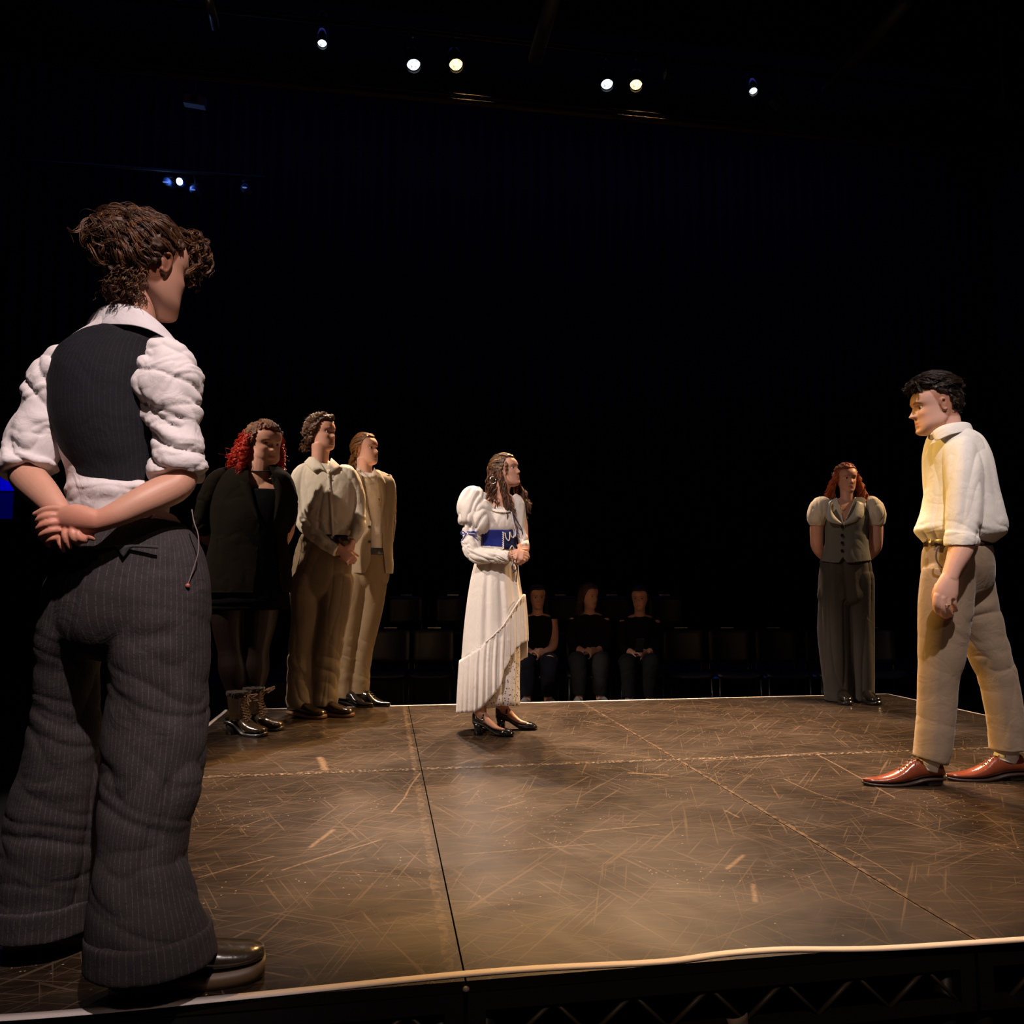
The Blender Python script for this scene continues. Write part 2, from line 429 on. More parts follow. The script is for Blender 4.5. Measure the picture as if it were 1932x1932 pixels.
def hair_cap(fig, hd, material, thick=.05, line=lambda x, z, y: z > -.22 + .56 * sst(-.08, .24, x), noise=.02, extra=None, ns=7.0, name='hair', lump=None):
    """The mass of hair over the scalp, one closed lumpy shell, plus any extra masses."""
    mb = MB(); n = 64; th = np.linspace(.02, np.pi - .02, 40); a = np.linspace(0, 2 * np.pi, n, endpoint=False)
    u = np.array([[(math.sin(t) * math.cos(q), math.sin(t) * math.sin(q), math.cos(t)) for q in a] for t in th])
    p = ELC + u * ELR
    keep = line(p[..., 0], p[..., 2], p[..., 1])
    T = thick(u) if callable(thick) else thick
    out = ELC + u * (ELR + (T if np.isscalar(T) else T[..., None])); inn = ELC + u * (ELR - .05)
    if not np.isscalar(noise) or noise:
        out = out + u * (perlin(p.reshape(-1, 3) * ns).reshape(p.shape[:2]) * noise)[..., None]
    r, c = keep.shape; k2 = keep[:-1]; f = []
    idx = lambda i, j, s: s * r * c + i * c + (j % c)
    for i in range(r - 1):
        for j in range(c):
            if not k2[i, j]: continue
            f.append((idx(i, j, 0), idx(i + 1, j, 0), idx(i + 1, j + 1, 0), idx(i, j + 1, 0)))
            f.append((idx(i, j, 1), idx(i, j + 1, 1), idx(i + 1, j + 1, 1), idx(i + 1, j, 1)))
            for di, dj, q in ((0, -1, ((i, j), (i + 1, j))), (0, 1, ((i + 1, j + 1), (i, j + 1))), (1, 0, ((i + 1, j), (i + 1, j + 1)))):
                ii, jj = i + di, (j + dj) % c
                if ii > r - 2 or not k2[ii, jj]:
                    (a1, b1), (a2, b2) = q; f.append((idx(a1, b1, 0), idx(a1, b1, 1), idx(a2, b2, 1), idx(a2, b2, 0)))
            if i > 0 and not k2[i - 1, j]: f.append((idx(i, j + 1, 0), idx(i, j + 1, 1), idx(i, j, 1), idx(i, j, 0)))
    mb.add(hd.w(np.vstack([out.reshape(-1, 3), inn.reshape(-1, 3)])), f)
    if extra: extra(mb)
    vx = max(.0035, fig.s * 1.2)
    return fig.build(mb, name, material, voxel=vx, smooth_it=3, disp=(lambda co, no: lump(co, no)) if lump else None)

def hand(mb, W, d, back, L=.175, curl=(20, 35, 20), thumb_side=1, spread=.12, thumb_curl=25, thumb_open=.75, k=3):
    """W wrist, d towards the fingers, back = direction of the back of the hand; palm with four unequal bent fingers and a thumb."""
    d = nrm(d); b = nrm(np.asarray(back) - d * (np.asarray(back) @ d)); t = np.cross(b, d) * thumb_side; u = L / .185
    mb.tube([W - d * .03 * u, W, W + d * .03 * u, W + d * .06 * u, W + d * .092 * u],
            [(.024 * u, .019 * u), (.027 * u, .018 * u), (.036 * u, .017 * u), (.041 * u, .015 * u), (.038 * u, .011 * u)], n=16, k=3, ref=b)
    fl = (.070, .078, .073, .058); off = (.029, .0105, -.0085, -.027)
    for i in range(4):
        base = W + d * (.082 - .004 * abs(i - 1.3)) * u + t * off[i] * u
        dd = nrm(d + t * spread * (1.2 - i) * .6); pts = [base]; ang = 0; seg = np.array((.48, .30, .22)) * fl[i] * 1.22 * u
        for j in range(3):
            ang += math.radians(curl[j] * (1 + .12 * i)); pts.append(pts[-1] + (dd * math.cos(ang) - b * math.sin(ang)) * seg[j])
        mb.tube(pts, [.0088 * u, .0082 * u, .0074 * u, .0058 * u], n=10, k=k, ref=b, round_ends=True)
    base = W + d * .018 * u + t * .022 * u - b * .004 * u
    td = nrm(d * (1 - thumb_open * .5) + t * thumb_open - b * .25); p1 = base + td * .042 * u
    td2 = nrm(td * math.cos(math.radians(thumb_curl)) + (d * .8 - t * .3 - b * .3) * math.sin(math.radians(thumb_curl))); p2 = p1 + td2 * .034 * u
    p3 = p2 + nrm(td2 + (d * .3 - b * .2) * .5) * .026 * u
    mb.tube([base, p1, p2, p3], [.0135 * u, .0115 * u, .0098 * u, .0072 * u], n=10, k=k, ref=b, round_ends=True)
    return mb

def shoe(fig, heel, yaw, L=.29, W=.10, toe='round', mu=None, ms=None, sole=.022, heelh=.03, high=.10, ground_z=None, laces=None, shaft=None, name='shoe', lift=0):
    """A shoe on the stage: upper (closed), sole and heel as parts. yaw as for heads."""
    y = math.radians(yaw); f = R0 * math.sin(y) - F0 * math.cos(y); l = np.cross(Z0, f)
    heel = np.array(heel, float); heel[2] = ZS if ground_z is None else ground_z
    tp = {'round': (.046, .045, .038, .022), 'point': (.042, .034, .022, .007), 'square': (.046, .045, .042, .032)}[toe]
    prof = [(0.0, .026, .055, heelh), (.04, .034, .085, heelh), (.14, .037, high, heelh), (.28, .036, high * .98, heelh * .8), (.40, .036, .082, heelh * .35), (.52, .041, .066, .002),
            (.66, tp[0], .052, 0), (.80, tp[1], .043, 0), (.92, tp[2], .036, .002), (.985, tp[3], .026, .006), (1.0, tp[3] * .5, .018, .010)]
    if toe == 'point': prof = [(a, b, c * (1 - .42 * min(1, max(0, (a - .42) / .35))), d) for a, b, c, d in prof]
    A = catmull([(a, b * W / .10, c, d) for a, b, c, d in prof], 4); n = 28; q = np.linspace(0, 2 * np.pi, n, endpoint=False); G = []
    for x, hw, h, z0 in A:
        zb = z0 + sole; zt = z0 * .6 + h + sole
        c, s_ = np.cos(q), np.sin(q); yy = np.sign(c) * np.abs(c) ** .8 * hw * (1 - .25 * np.clip(s_, 0, 1) ** 1.0 * (.35 + (x < .45) * .3)); zz = zb + (zt - zb) * (np.sign(s_) * np.abs(s_) ** (1.0 if x < .5 else .9) * .5 + .5)
        G.append(heel + f * (x * L) + np.outer(yy, l) + np.outer(zz, Z0))
    mb = MB().grid(np.array(G))
    if shaft: shaft(mb, heel, f, l)
    u = fig.build(mb, name, mu)
    ms_ = MB(); G = []
    for x, hw, h, z0 in A:
        e = hw + .004; zt = z0 + sole; zb = max(0, zt - sole)
        G.append([heel + f * (x * L * 1.01 - .001) + l * a_ + Z0 * b_ for a_, b_ in ((-e, zb), (e * 1., zb), (e * 1.03, (zb + zt) / 2), (e, zt), (-e, zt), (-e * 1.03, (zb + zt) / 2))])
    ms_.grid(np.array(G))
    fig.build(ms_, 'sole', ms, parent=u)
    if heelh > .008:
        hb = MB(); G = []
        hl = .27
        for z, sc in ((0, .96), (heelh * .5, .93), (heelh + .004, 1.0)):
            ring = []
            for a_ in np.linspace(0, 2 * np.pi, 20, endpoint=False):
                cx = math.cos(a_); cx = max(cx, -1); xx = hl * L / 2 * (1 + (np.sign(cx) * abs(cx) ** .6)) * sc if cx > 0 else hl * L / 2 * (1 + cx) * 1
                ring.append(heel + f * xx + l * (math.sin(a_) * .037 * W / .1 * sc) + Z0 * z)
            G.append(ring)
        hb.grid(np.array(G)); fig.build(hb, 'heel', ms, parent=u)
    if laces is not None:
        lb = MB()
        for i in range(5):
            x = .30 + .055 * i; r = np.interp(x, A[:, 0], A[:, 2]); z0 = np.interp(x, A[:, 0], A[:, 3]); zt = z0 * .6 + r + sole
            for sg in (1, -1):
                lb.tube([heel + f * (x * L) + l * (-sg * .017) + Z0 * (zt - .001), heel + f * ((x + .02) * L) + Z0 * (zt + .0025), heel + f * ((x + .045) * L) + l * (sg * .017) + Z0 * (zt - .003)], .0017, n=6, k=3)
        c = heel + f * (.29 * L) + Z0 * (np.interp(.29, A[:, 0], A[:, 2]) + sole + heelh * .4)
        for sg in (1, -1):
            lb.tube([c, c + l * sg * .02 + Z0 * .012, c + l * sg * .034 - Z0 * .002, c + l * sg * .012 + f * .006 - Z0 * .001], .0017, n=6, k=4)
            lb.tube([c, c + l * sg * .018 + f * .02, c + l * sg * .028 + f * .03 - Z0 * .016], .0016, n=6, k=3)
        fig.build(lb, 'laces', laces, parent=u)
    return u

# ------------------------------------------------------------------ hall
def black_paint(name, c=(.012, .012, .014), r=.7):
    m = mat(name, c, r, spec=.25); t = NT(m); tc = (t.n('ShaderNodeTexCoord'), 3)
    t.l(t.mix(t.noise(tc, 3, 4), tuple(x * .7 for x in c), tuple(x * 1.4 for x in c)), 'Base Color'); return m
BLACK = black_paint('black_wall_paint'); FLOORM = black_paint('hall_floor_vinyl', (.010, .010, .012), .6)
STEEL = mat('black_steel', (.018, .018, .018), .45, metal=.2); BRACE = mat('scuffed_brace_steel', (.06, .045, .03), .5); GREYMETAL = mat('grey_metal', (.35, .35, .36), .35, metal=.9)
def slab(name, lo, hi, m, kind='structure'):
    lo, hi = np.array(lo, float), np.array(hi, float)
    o = build(MB().box((lo + hi) / 2, *(hi - lo)), name, m, None, flat=True); o['kind'] = kind; return o
slab('floor', (-7, -6, -.1), (11, 13, 0), FLOORM)
slab('ceiling', (-7, -6, 9.4), (11, 13, 9.5), BLACK)
slab('wall_left', (-7.1, -6, 0), (-7, 13, 9.4), BLACK)
slab('wall_right', (11, -6, 0), (11.1, 13, 9.4), BLACK)
# back wall hung with pleated black drape: real pleats
def pleats(name, x0, x1, y, z0, z1, m, pitch=.22, depth=.05, axis='x'):
    n = int((x1 - x0) / pitch * 8); xs = np.linspace(x0, x1, n); G = []
    for z in np.linspace(z0, z1, 6):
        G.append([(x, y + depth * math.sin(2 * math.pi * x / pitch + .8 * math.sin(x * 3)) * (1 + .2 * math.sin(x * 7 + z)), z) if axis == 'x' else (y + depth * math.sin(2 * math.pi * x / pitch + .8 * math.sin(x * 3)), x, z) for x in xs])
    return build(MB().grid(np.array(G), closed_u=False), name, m, None, solid=.012)
DRAPE = black_paint('black_drape_wool', (.008, .008, .010), .95)
o = pleats('wall_back', -7, 11, 12.6, 0, 9.4, DRAPE); o['kind'] = 'structure'

# ------------------------------------------------------------------ stage: eight decks of 1.25 x 2 m
X0, Y0, DX, DY = -1.06, 1.82, 1.2525, 2.0
def board_mat():
    m = mat('scuffed_black_board', (.03, .02, .015), .4, spec=.38); t = NT(m)
    geo = t.n('ShaderNodeNewGeometry'); pos = (geo, 0)
    def layer(rot, sx, sy, lo, hi, detail=3):
        mp = t.n('ShaderNodeMapping', {'Vector': pos, 'Rotation': (0, 0, rot), 'Scale': (1 / sx, 1 / sy, 1)}, vector_type='TEXTURE')
        return t.ramp(t.noise(mp, 1.0, detail, .15), lo, hi)
    tone = t.noise(pos, 1.6, 5, .6, .62)
    c = t.mix(t.ramp(tone, .3, .7), (.009, .0058, .004), (.026, .0165, .0105))
    grain = layer(0, 12, 26, .45, .75, 6); c = t.mix(t.math('MULTIPLY', grain, .25), c, (.042, .029, .019))
    big = layer(.06, 1.8, 7, .46, .72, 8); c = t.mix(t.math('MULTIPLY', big, .4), c, (.055, .038, .025))
    fine = layer(.03, 2.0, 55, .5, .7, 4); c = t.mix(t.math('MULTIPLY', fine, .30), c, (.085, .058, .037))
    sc = None
    for rot, sx, sy, lo in ((.15, 2.6, 120, .69), (-.5, 2.5, 120, .655), (.9, 2.0, 95, .66), (-1.2, 2.6, 110, .665), (.02, 1.5, 150, .72), (.45, 1.6, 130, .665), (1.25, 2.2, 120, .67), (-.25, 1.8, 140, .665)):
        l = layer(rot, sx, sy, lo, lo + .05, 1.5); sc = l if sc is None else t.math('MAXIMUM', sc, l)
    c = t.mix(t.math('MULTIPLY', sc, .42), c, (.16, .11, .07))
    speck = t.math('MULTIPLY', t.math('LESS_THAN', t.n('ShaderNodeTexVoronoi', {'Vector': pos, 'Scale': 38.0}), .10), t.math('GREATER_THAN', t.noise(pos, 2.6, 3), .56))
    c = t.mix(t.math('MULTIPLY', speck, .7), c, (.42, .33, .24))
    # worn pale joints between the boards
    sx = t.n('ShaderNodeSeparateXYZ', {0: pos})
    wob = t.math('MULTIPLY', t.math('SUBTRACT', t.noise(pos, 22, 3), .5), .03)
    for k, (base, wd, st) in enumerate(((X0 + 2 * DX + .006, .012, .55), (X0 + DX - .03, .012, .25), (X0 + 3 * DX, .008, .45))):
        dist = t.math('ABSOLUTE', t.math('SUBTRACT', t.math('ADD', (sx, 0), wob), base))
        c = t.mix(t.math('MULTIPLY', t.math('LESS_THAN', dist, wd), t.math('MULTIPLY', t.ramp(t.noise(pos, 45, 3), .42, .6), st)), c, (.22, .15, .09))
    dist = t.math('ABSOLUTE', t.math('SUBTRACT', t.math('ADD', (sx, 1), wob), Y0 + DY + .03))
    c = t.mix(t.math('MULTIPLY', t.math('LESS_THAN', dist, .02), t.math('MULTIPLY', t.ramp(t.noise(pos, 60, 2), .5, .62), .5)), c, (.40, .31, .22))
    # single scratches, each a segment on the boards
    xy = t.n('ShaderNodeVectorMath', {0: pos, 1: (1.0, 1.0, 0.0)}, operation='MULTIPLY')
    def vm(op, a, b=None, o=0, s=None):
        x = t.n('ShaderNodeVectorMath', operation=op); t.put(a, x.inputs[0])
        if b is not None: t.put(b, x.inputs[1])
        if s is not None: t.put(s, x.inputs[3])
        return (x, o)
    wx = vm('ADD', (xy, 0), vm('SCALE', (t.n('ShaderNodeTexNoise', {'Vector': pos, 'Scale': 1.8, 'Detail': 1}), 1), s=.05))
    allm = None
    for x1, y1, x2, y2, wd in ((720, 1583, 535, 1643, .009), (627, 1565, 588, 1598, .016), (610, 1637, 690, 1620, .004), (515, 1617, 375, 1655, .007), (795, 1458, 762, 1505, .008), (762, 1505, 735, 1532, .007),
                               (1095, 1418, 1230, 1430, .006), (1330, 1435, 1545, 1420, .012), (1545, 1424, 1690, 1505, .008), (1480, 1470, 1545, 1500, .006), (1545, 1500, 1740, 1560, .006), (1190, 1458, 1260, 1462, .02),
                               (1100, 1568, 1240, 1555, .007), (1370, 1640, 1405, 1615, .014), (1430, 1555, 1540, 1562, .006), (1370, 1530, 1395, 1542, .010), (1420, 1670, 1425, 1700, .014), (880, 1610, 1120, 1590, .005),
                               (600, 1430, 612, 1452, .030), (1100, 1360, 1160, 1372, .008), (1600, 1600, 1700, 1660, .004), (1740, 1560, 1905, 1600, .004), (930, 1530, 990, 1512, .006), (450, 1560, 505, 1540, .005)):
        a, b = ground(x1, y1), ground(x2, y2); a[2] = b[2] = 0; d = b - a; L2 = float(d @ d)
        off = np.array((.5, .5, .5)) * .05; a2 = a + off
        pa = vm('SUBTRACT', wx, tuple(a2)); h = t.n('ShaderNodeClamp', {0: t.math('DIVIDE', vm('DOT_PRODUCT', pa, tuple(d), 1), L2)})
        pj = vm('SUBTRACT', vm('MULTIPLY', pa, (1.0, 1.0, 0.0)), vm('SCALE', tuple(d), s=h))
        on = t.ramp(vm('LENGTH', pj, o=1), wd * .75, wd * .2)
        allm = on if allm is None else t.math('MAXIMUM', allm, on)
    c = t.mix(t.math('MULTIPLY', allm, t.math('MULTIPLY', t.ramp(t.noise(pos, 90, 3), .25, .5), .6)), c, (.24, .165, .105))
    t.l(c, 'Base Color')
    r = t.n('ShaderNodeMapRange', {0: tone, 1: .3, 2: .7, 3: .25, 4: .34}); t.l(r, 'Roughness')
    t.l(t.n('ShaderNodeBump', {'Height': t.math('ADD', t.math('MULTIPLY', grain, .4), t.noise(pos, 26, 5)), 'Strength': .03, 'Distance': .002}), 'Normal')
    return m
BOARD = board_mat(); BOARDEDGE = black_paint('board_edge_paint', (.014, .011, .009), .5)
labels = {(0, 0): 'front left black stage deck under the person with hands clasped behind', (1, 0): 'front stage deck with open truss edge, second from left', (2, 0): 'front stage deck between the worn pale joint and the third joint',
          (3, 0): 'front right stage deck under the man in tan trousers', (0, 1): 'rear left stage deck under the red-haired woman and curly-haired man', (1, 1): 'rear stage deck under the woman in the white dress',
          (2, 1): 'empty rear stage deck, second from the right', (3, 1): 'rear right corner stage deck under the woman in the grey waistcoat'}
for (i, j), lab in labels.items():
    x, y = X0 + i * DX, Y0 + j * DY; g = .0022
    r = root('stage_deck', (x, y, 0), lab, 'stage platform', 'stage decks'); og = (x, y, 0)
    b = MB().box((x + DX / 2, y + DY / 2, ZS - .012), DX - 2 * g, DY - 2 * g, .024); b.m[-1] = 1
    o = build(b, 'deck_board', [BOARDEDGE, BOARD], r, og, flat=True)
    f = MB(); zt, zb = ZS - .026, ZS - .155
    for z, hgt in ((zt - .02, .04), (zb, .022)):
        for yy in (y + .02, y + DY - .02): f.box((x + DX / 2, yy, z), DX - .01, .03, hgt)
        for xx in (x + .02, x + DX - .02): f.box((xx, y + DY / 2, z), .03, DY - .07, hgt)
    for xx in (x + .025, x + DX - .025):
        for yy in (y + .02, y + DY - .02): f.box((xx, yy, (zt + zb) / 2), .04, .032, zt - zb)
    build(f, 'deck_frame', STEEL, r, og, flat=True)
    if j == 0:
        for k in range(6):
            xa = x + .10 + k * .185
            build(MB().tube([(xa, y + .02, zb + .008), (xa + .10, y + .02, zt - .04)], .0055, n=8, k=1), 'brace', BRACE, r, og)
            build(MB().tube([(xa + .10, y + .02, zt - .04), (xa + .185, y + .02, zb + .008)], .0045, n=8, k=1), 'brace', BRACE, r, og)
    for xx in (x + .05, x + DX - .05):
        for yy in (y + .06, y + DY - .06):
            build(MB().tube([(xx, yy, 0), (xx, yy, zt - .02)], .024, n=14, k=1), 'leg', STEEL, r, og)
# white edge tape, hand-laid and slightly wavy
TAPE = mat('white_gaffer_tape', (.80, .72, .68), .6)
def tape(pts, wd, nrm_, lab):
    P = catmull(pts, 14); v = []; 
    P = P + np.outer(perlin(P * 2.3 + 5) * .006, nrm_)
    G = np.array([[p - np.array(nrm_) * wd / 2, p + np.array(nrm_) * wd / 2] for p in P])
    o = build(MB().grid(G, closed_u=False), 'edge_tape', TAPE, None, origin=tuple(P[0]), solid=.0012)
    o.location = tuple(P[0]); tag(o, lab, 'tape', 'edge tapes')
zt = ZS + .0013; XE, YE = X0 + 4 * DX, Y0 + 2 * DY
tape([ground(0, 1921, zt) - R0 * .5, ground(0, 1921, zt), ground(460, 1880, zt), ground(925, 1833, zt), ground(1240, 1815, zt), ground(1440, 1793, zt), ground(1932, 1772, zt), (XE, Y0 + .013, zt)], .027, (0, 1, 0), 'thick white tape line along the near edge of the stage')
tape([(X0 + .012, YE - .01, zt), ((X0 + XE) / 2, YE - .016, zt), (XE - .01, YE - .012, zt)], .022, (0, 1, 0), 'thin white tape line along the far edge of the stage')
tape([(X0 + .014, Y0, zt), (X0 + .01, 4, zt), (X0 + .015, YE, zt)], .024, (1, 0, 0), 'white tape line down the left edge of the stage')
tape([(XE - .014, Y0, zt), (XE - .01, 4, zt), (XE - .015, YE, zt)], .018, (1, 0, 0), 'white tape line down the right edge of the stage')
# torn scrap of tape on the lower truss chord
a = ground(1330, 1900, ZS - .15)
sc = MB().grid(np.array([[(X0 + DX + .60 + .05 * u + .012 * v, Y0 - .004 - .012 * math.sin(3 * u + 2 * v), ZS - .125 - .055 * v + .01 * u) for u in np.linspace(0, 1, 5)] for v in np.linspace(0, 1, 5)]), closed_u=False)
o = build(sc, 'tape_scrap', mat('beige_tape', (.30, .22, .17), .8), None, solid=.002); tag(o, 'crumpled beige tape scrap stuck to the open truss edge', 'tape')
# joint clip under the front tape
o = build(MB().ball((X0 + DX, Y0 - .004, ZS - .014), (.008, .006, .006), 12), 'joint_clip', mat('pale_clip', (.5, .4, .35), .5), None); tag(o, 'small pale clip at the front joint of two stage decks', 'clip')

# ------------------------------------------------------------------ lanterns on the rear bars
LENSW = mat('white_lens', (1, 1, 1), .2, emit=(.78, .88, 1), estr=2.6); LENSA = mat('amber_lens', (1, .9, .6), .2, emit=(1, .66, .30), estr=6)
for m_ in (LENSW, LENSA):
    t = NT(m_); tc = (t.n('ShaderNodeTexCoord'), 3); v = t.n('ShaderNodeTexVoronoi', {'Vector': tc, 'Scale': 38.0})
    e = m_ is LENSA
    t.l(t.math('MULTIPLY', t.ramp(t.noise(tc, 30, 2), .30, .55), 6.0 if e else 2.4), 'Emission Strength') if False else None
    t.l(t.math('ADD', t.math('MULTIPLY', t.math('SUBTRACT', 1.0, v), 4.5 if e else 2.2), .4), 'Emission Strength')
CAN = mat('black_can', (.02, .02, .022), .35, metal=.3)
def at_y(px, py, Y):
    r = FWD + R0 * (px - 966) / FPX + UPV * (966 - py) / FPX
    return CAMP + r * (Y / r[1])
def lantern(px, py, Y, dia_px, aim, amber, lab, power, col, angle, group='lit lanterns on the rear bar'):
    c = at_y(px, py, Y); r = dia_px / 2 * (Y / FPX); d = nrm(np.array(aim) - c); r = max(r, .05)
    R = root('stage_lantern', c, lab, 'stage light', group)
    x = nrm(np.cross(Z0, d)); u = np.cross(d, x)
    a = np.linspace(0, 2 * np.pi, 28, endpoint=False)
    ring = lambda rr, k: c + np.outer(np.cos(a), x) * rr + np.outer(np.sin(a), u) * rr + d * k
    build(MB().grid(np.array([ring(r * 1.02, .06), ring(r * 1.12, .06), ring(r * 1.12, -.16), ring(r * .75, -.30), ring(r * .3, -.34), ring(.001, -.34), ring(r * .6, -.2), ring(r * 1.02, -.01)]), caps=False), 'lamp_body', CAN, R, c)
    build(MB().grid(np.array([ring(.001, .006), ring(r * .5, .006), ring(r * .98, -.004), ring(r * .98, -.012), ring(.001, -.012)]), caps=False), 'lens', LENSA if amber else LENSW, R, c)
    y = MB(); top = c + Z0 * (r + .20)
    y.tube([c - x * (r * 1.2) - d * .1, c - x * (r * 1.25) - d * .1 + Z0 * (r + .08), top - x * .02 - d * .1, top + x * .02 - d * .1, c + x * (r * 1.25) - d * .1 + Z0 * (r + .08), c + x * (r * 1.2) - d * .1], .009, n=8, k=3)
    build(y, 'yoke', CAN, R, c)
    h = MB(); hc = top - d * .1 + Z0 * .05
    h.tube([hc + np.array((-.04, 0, -.04)), hc + np.array((-.045, 0, .02)), hc + np.array((0, 0, .06)), hc + np.array((.045, 0, .02)), hc + np.array((.03, 0, -.03))], .008, n=8, k=4, ref=(0, 1, 0)); h.box(hc - Z0 * .05, .03, .03, .05)
    build(h, 'hook_clamp', GREYMETAL, R, c)
    l = spot('lantern_beam', c + d * .08, aim, power, col, angle, .35, r * .7)
    m = l.matrix_world.copy(); l.parent = R; l.location = Vector(c + d * .08) - Vector(c)
    return hc
LY = 8.6
B1 = lantern(780, 120, LY, 27, (.8, 4.8, ZS+.3), False, 'white lantern left of the leftmost amber one', 3000, WHITE, 29)
lantern(860, 120, LY, 27, (1.0, 4.5, ZS+.3), True, 'left amber lantern over the woman in the white dress', 3600, AMBER, 30)
lantern(1145, 157, LY, 25, (1.7, 4.5, ZS+.3), False, 'white lantern just left of the right amber one', 1900, WHITE, 30)
lantern(1200, 158, LY, 25, (1.4, 4.5, ZS+.3), True, 'right amber lantern, beside the white one on its left', 3000, AMBER, 32)
lantern(608, 80, LY + .9, 18, (-.3, 4.9, ZS), False, 'small white lantern, first from the left on the rear bar', 800, WHITE, 30)
B2 = lantern(1421, 170, LY + .9, 17, (2.8, 4.4, ZS), False, 'small white lantern at the right end of the row', 800, WHITE, 30)
def pipe(a, b, r, name, lab, m=STEEL, cat='pipe', group=None):
    a, b = np.array(a, float), np.array(b, float)
    o = build(MB().tube([a, b], r, n=12, k=1), name, m, None, a); o.location = a; return tag(o, lab, cat, group)
pipe((-6.9, B1[1], B1[2]), (10.9, B1[1], B1[2]), .024, 'lighting_bar', 'black lighting bar carrying the four larger lanterns')
pipe((-6.9, B2[1], B2[2]), (10.9, B2[1], B2[2]), .024, 'lighting_bar', 'black lighting bar carrying the two small white outer lanterns')
a, b = at_y(430, 150, LY - 1.3), at_y(1430, 247, LY - 1.3)
pipe((-6.9, a[1], a[2]), (10.9, b[1], (a[2] + b[2]) / 2), .028, 'handrail', 'long brownish handrail running below the lanterns', mat('bronze_rail', (.030, .016, .009), .8), 'rail')
a, b = at_y(560, 150, LY - 1.1), at_y(700, 164, LY - 1.1)
pipe((-6.9, a[1], a[2]), (10.9, a[1], a[2]), .016, 'handrail', 'thinner dark rail just behind and above the long handrail', mat('dark_rail', (.012, .008, .005), .8), 'rail')
# faint roof members and unlit kit overhead
DIM = mat('dusty_dark_steel', (.05, .05, .045), .6)
def beam(p, q, Y1, Y2, r, name, lab, m=DIM, cat='duct'):
    a, b = at_y(*p, Y1), at_y(*q, Y2); o = build(MB().tube([a, b], r, n=16, k=1), name, m, None, a); o.location = a; return tag(o, lab, cat)
beam((1050, -30), (1010, 112), 6.5, 7.6, .075, 'ceiling_duct', 'faint grey duct sloping down above the white and amber lanterns')
beam((1712, 0), (1560, 172), 6.5, 8.4, .07, 'ceiling_duct', 'faint grey diagonal duct at the upper right')
beam((388, -20), (405, 50), 5.5, 6.0, .035, 'hanging_pipe', 'short shiny pipe hanging at the upper left of the roof', mat('dull_steel_pipe', (.25, .27, .3), .3, metal=.8), 'pipe')
def plate(px, py, Y, wpx, hpx, name, lab, m, cat, m2=None, tilt=0, skew=0):
    c = at_y(px, py, Y); s = Y / FPX; R = root(name, c, lab, cat)
    M = Matrix.Rotation(tilt, 3, 'Y') @ Matrix.Rotation(skew, 3, 'Z')
    build(MB().box(c, wpx * s, .10, hpx * s, M), 'housing', m, R, c, flat=True)
    build(MB().box(c + np.array(M @ Vector((0, -.055, 0))), wpx * s * .28, .012, hpx * s * .5, M), 'port', m2 or BLACK, R, c, flat=True)
    build(MB().tube([c, c * (1, 1, 0) + Z0 * 9.4], .015, n=8, k=1), 'bracket', STEEL, R, c)
plate(368, 192, 9.5, 38, 18, 'projector', 'pale flat projector box high on the left', mat('grey_box', (.16, .17, .24), .5), 'projector', tilt=.08)
plate(1472, 185, 8.0, 44, 24, 'loudspeaker', 'dim slanted grey box beside the rightmost lantern', mat('grey_blue_box', (.05, .06, .065), .6), 'loudspeaker', tilt=-.85)
plate(1895, 208, 7.5, 46, 24, 'loudspeaker', 'faint dark box near the upper right corner', mat('dark_box', (.04, .035, .025), .6), 'loudspeaker', tilt=-.2)
plate(1262, 140, 8.0, 16, 16, 'loudspeaker', 'tiny dim box between the right amber lantern and the last one', mat('dim_box', (.045, .04, .035), .6), 'loudspeaker')
# blue-lit fixtures high on the left: one shining, two catching the blue light
BLUEL = mat('blue_led', (.1, .2, .9), .3, emit=(.35, .55, 1), estr=22); BLUEB = mat('blue_grey_housing', (.10, .16, .34), .4)
for px, py, w_, h_, lit, lab in ((316, 346, 18, 22, 0, 'dull blue-grey moving light left of the shining one'), (342, 349, 15, 22, 1, 'shining blue-white moving light high on the left'), (367, 360, 16, 22, 0, 'blue-tinged lantern just right of the shining light'),
                          (463, 356, 16, 26, 0, 'lone blue-lit lantern, right of the shining cluster')):
    c = at_y(px, py, 10.2); s = 10.2 / FPX; R = root('moving_light', c, lab, 'stage light', 'blue lanterns on the left balcony')
    build(MB().tube([c + (0, .18, .05), c + (0, 0, 0), c + (.02, -.12, -.04)], [w_ * s * .42, w_ * s * .5, w_ * s * .45], n=18, k=3, ref=Z0, round_ends=True), 'lamp_head', BLUEB, R, c)
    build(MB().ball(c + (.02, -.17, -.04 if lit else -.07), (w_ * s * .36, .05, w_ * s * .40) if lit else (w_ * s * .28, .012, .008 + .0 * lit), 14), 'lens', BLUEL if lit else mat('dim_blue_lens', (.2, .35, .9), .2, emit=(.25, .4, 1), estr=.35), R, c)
    build(MB().box(c + (0, .05, h_ * s * .62), w_ * s * .9, .08, .03).tube([c + (-w_ * s * .55, .04, 0), c + (-w_ * s * .55, .05, h_ * s * .6)], .012, n=6, k=1).tube([c + (w_ * s * .55, .04, 0), c + (w_ * s * .55, .05, h_ * s * .6)], .012, n=6, k=1), 'yoke', STEEL, R, c)
    build(MB().tube([c + (0, .05, h_ * s * .6), at_y(px, 322 + (px - 240) * .054, 10.25)], .014, n=8, k=1), 'hook_clamp', STEEL, R, c)
    if lit:
        l = bpy.data.lights.new('blue_glow', 'POINT'); l.energy = 1.2; l.color = (.15, .3, 1); l.shadow_soft_size = .05
        q = bpy.data.objects.new('blue_glow', l); COL.objects.link(q); q.parent = R; q.location = (.02, -.32, -.05)
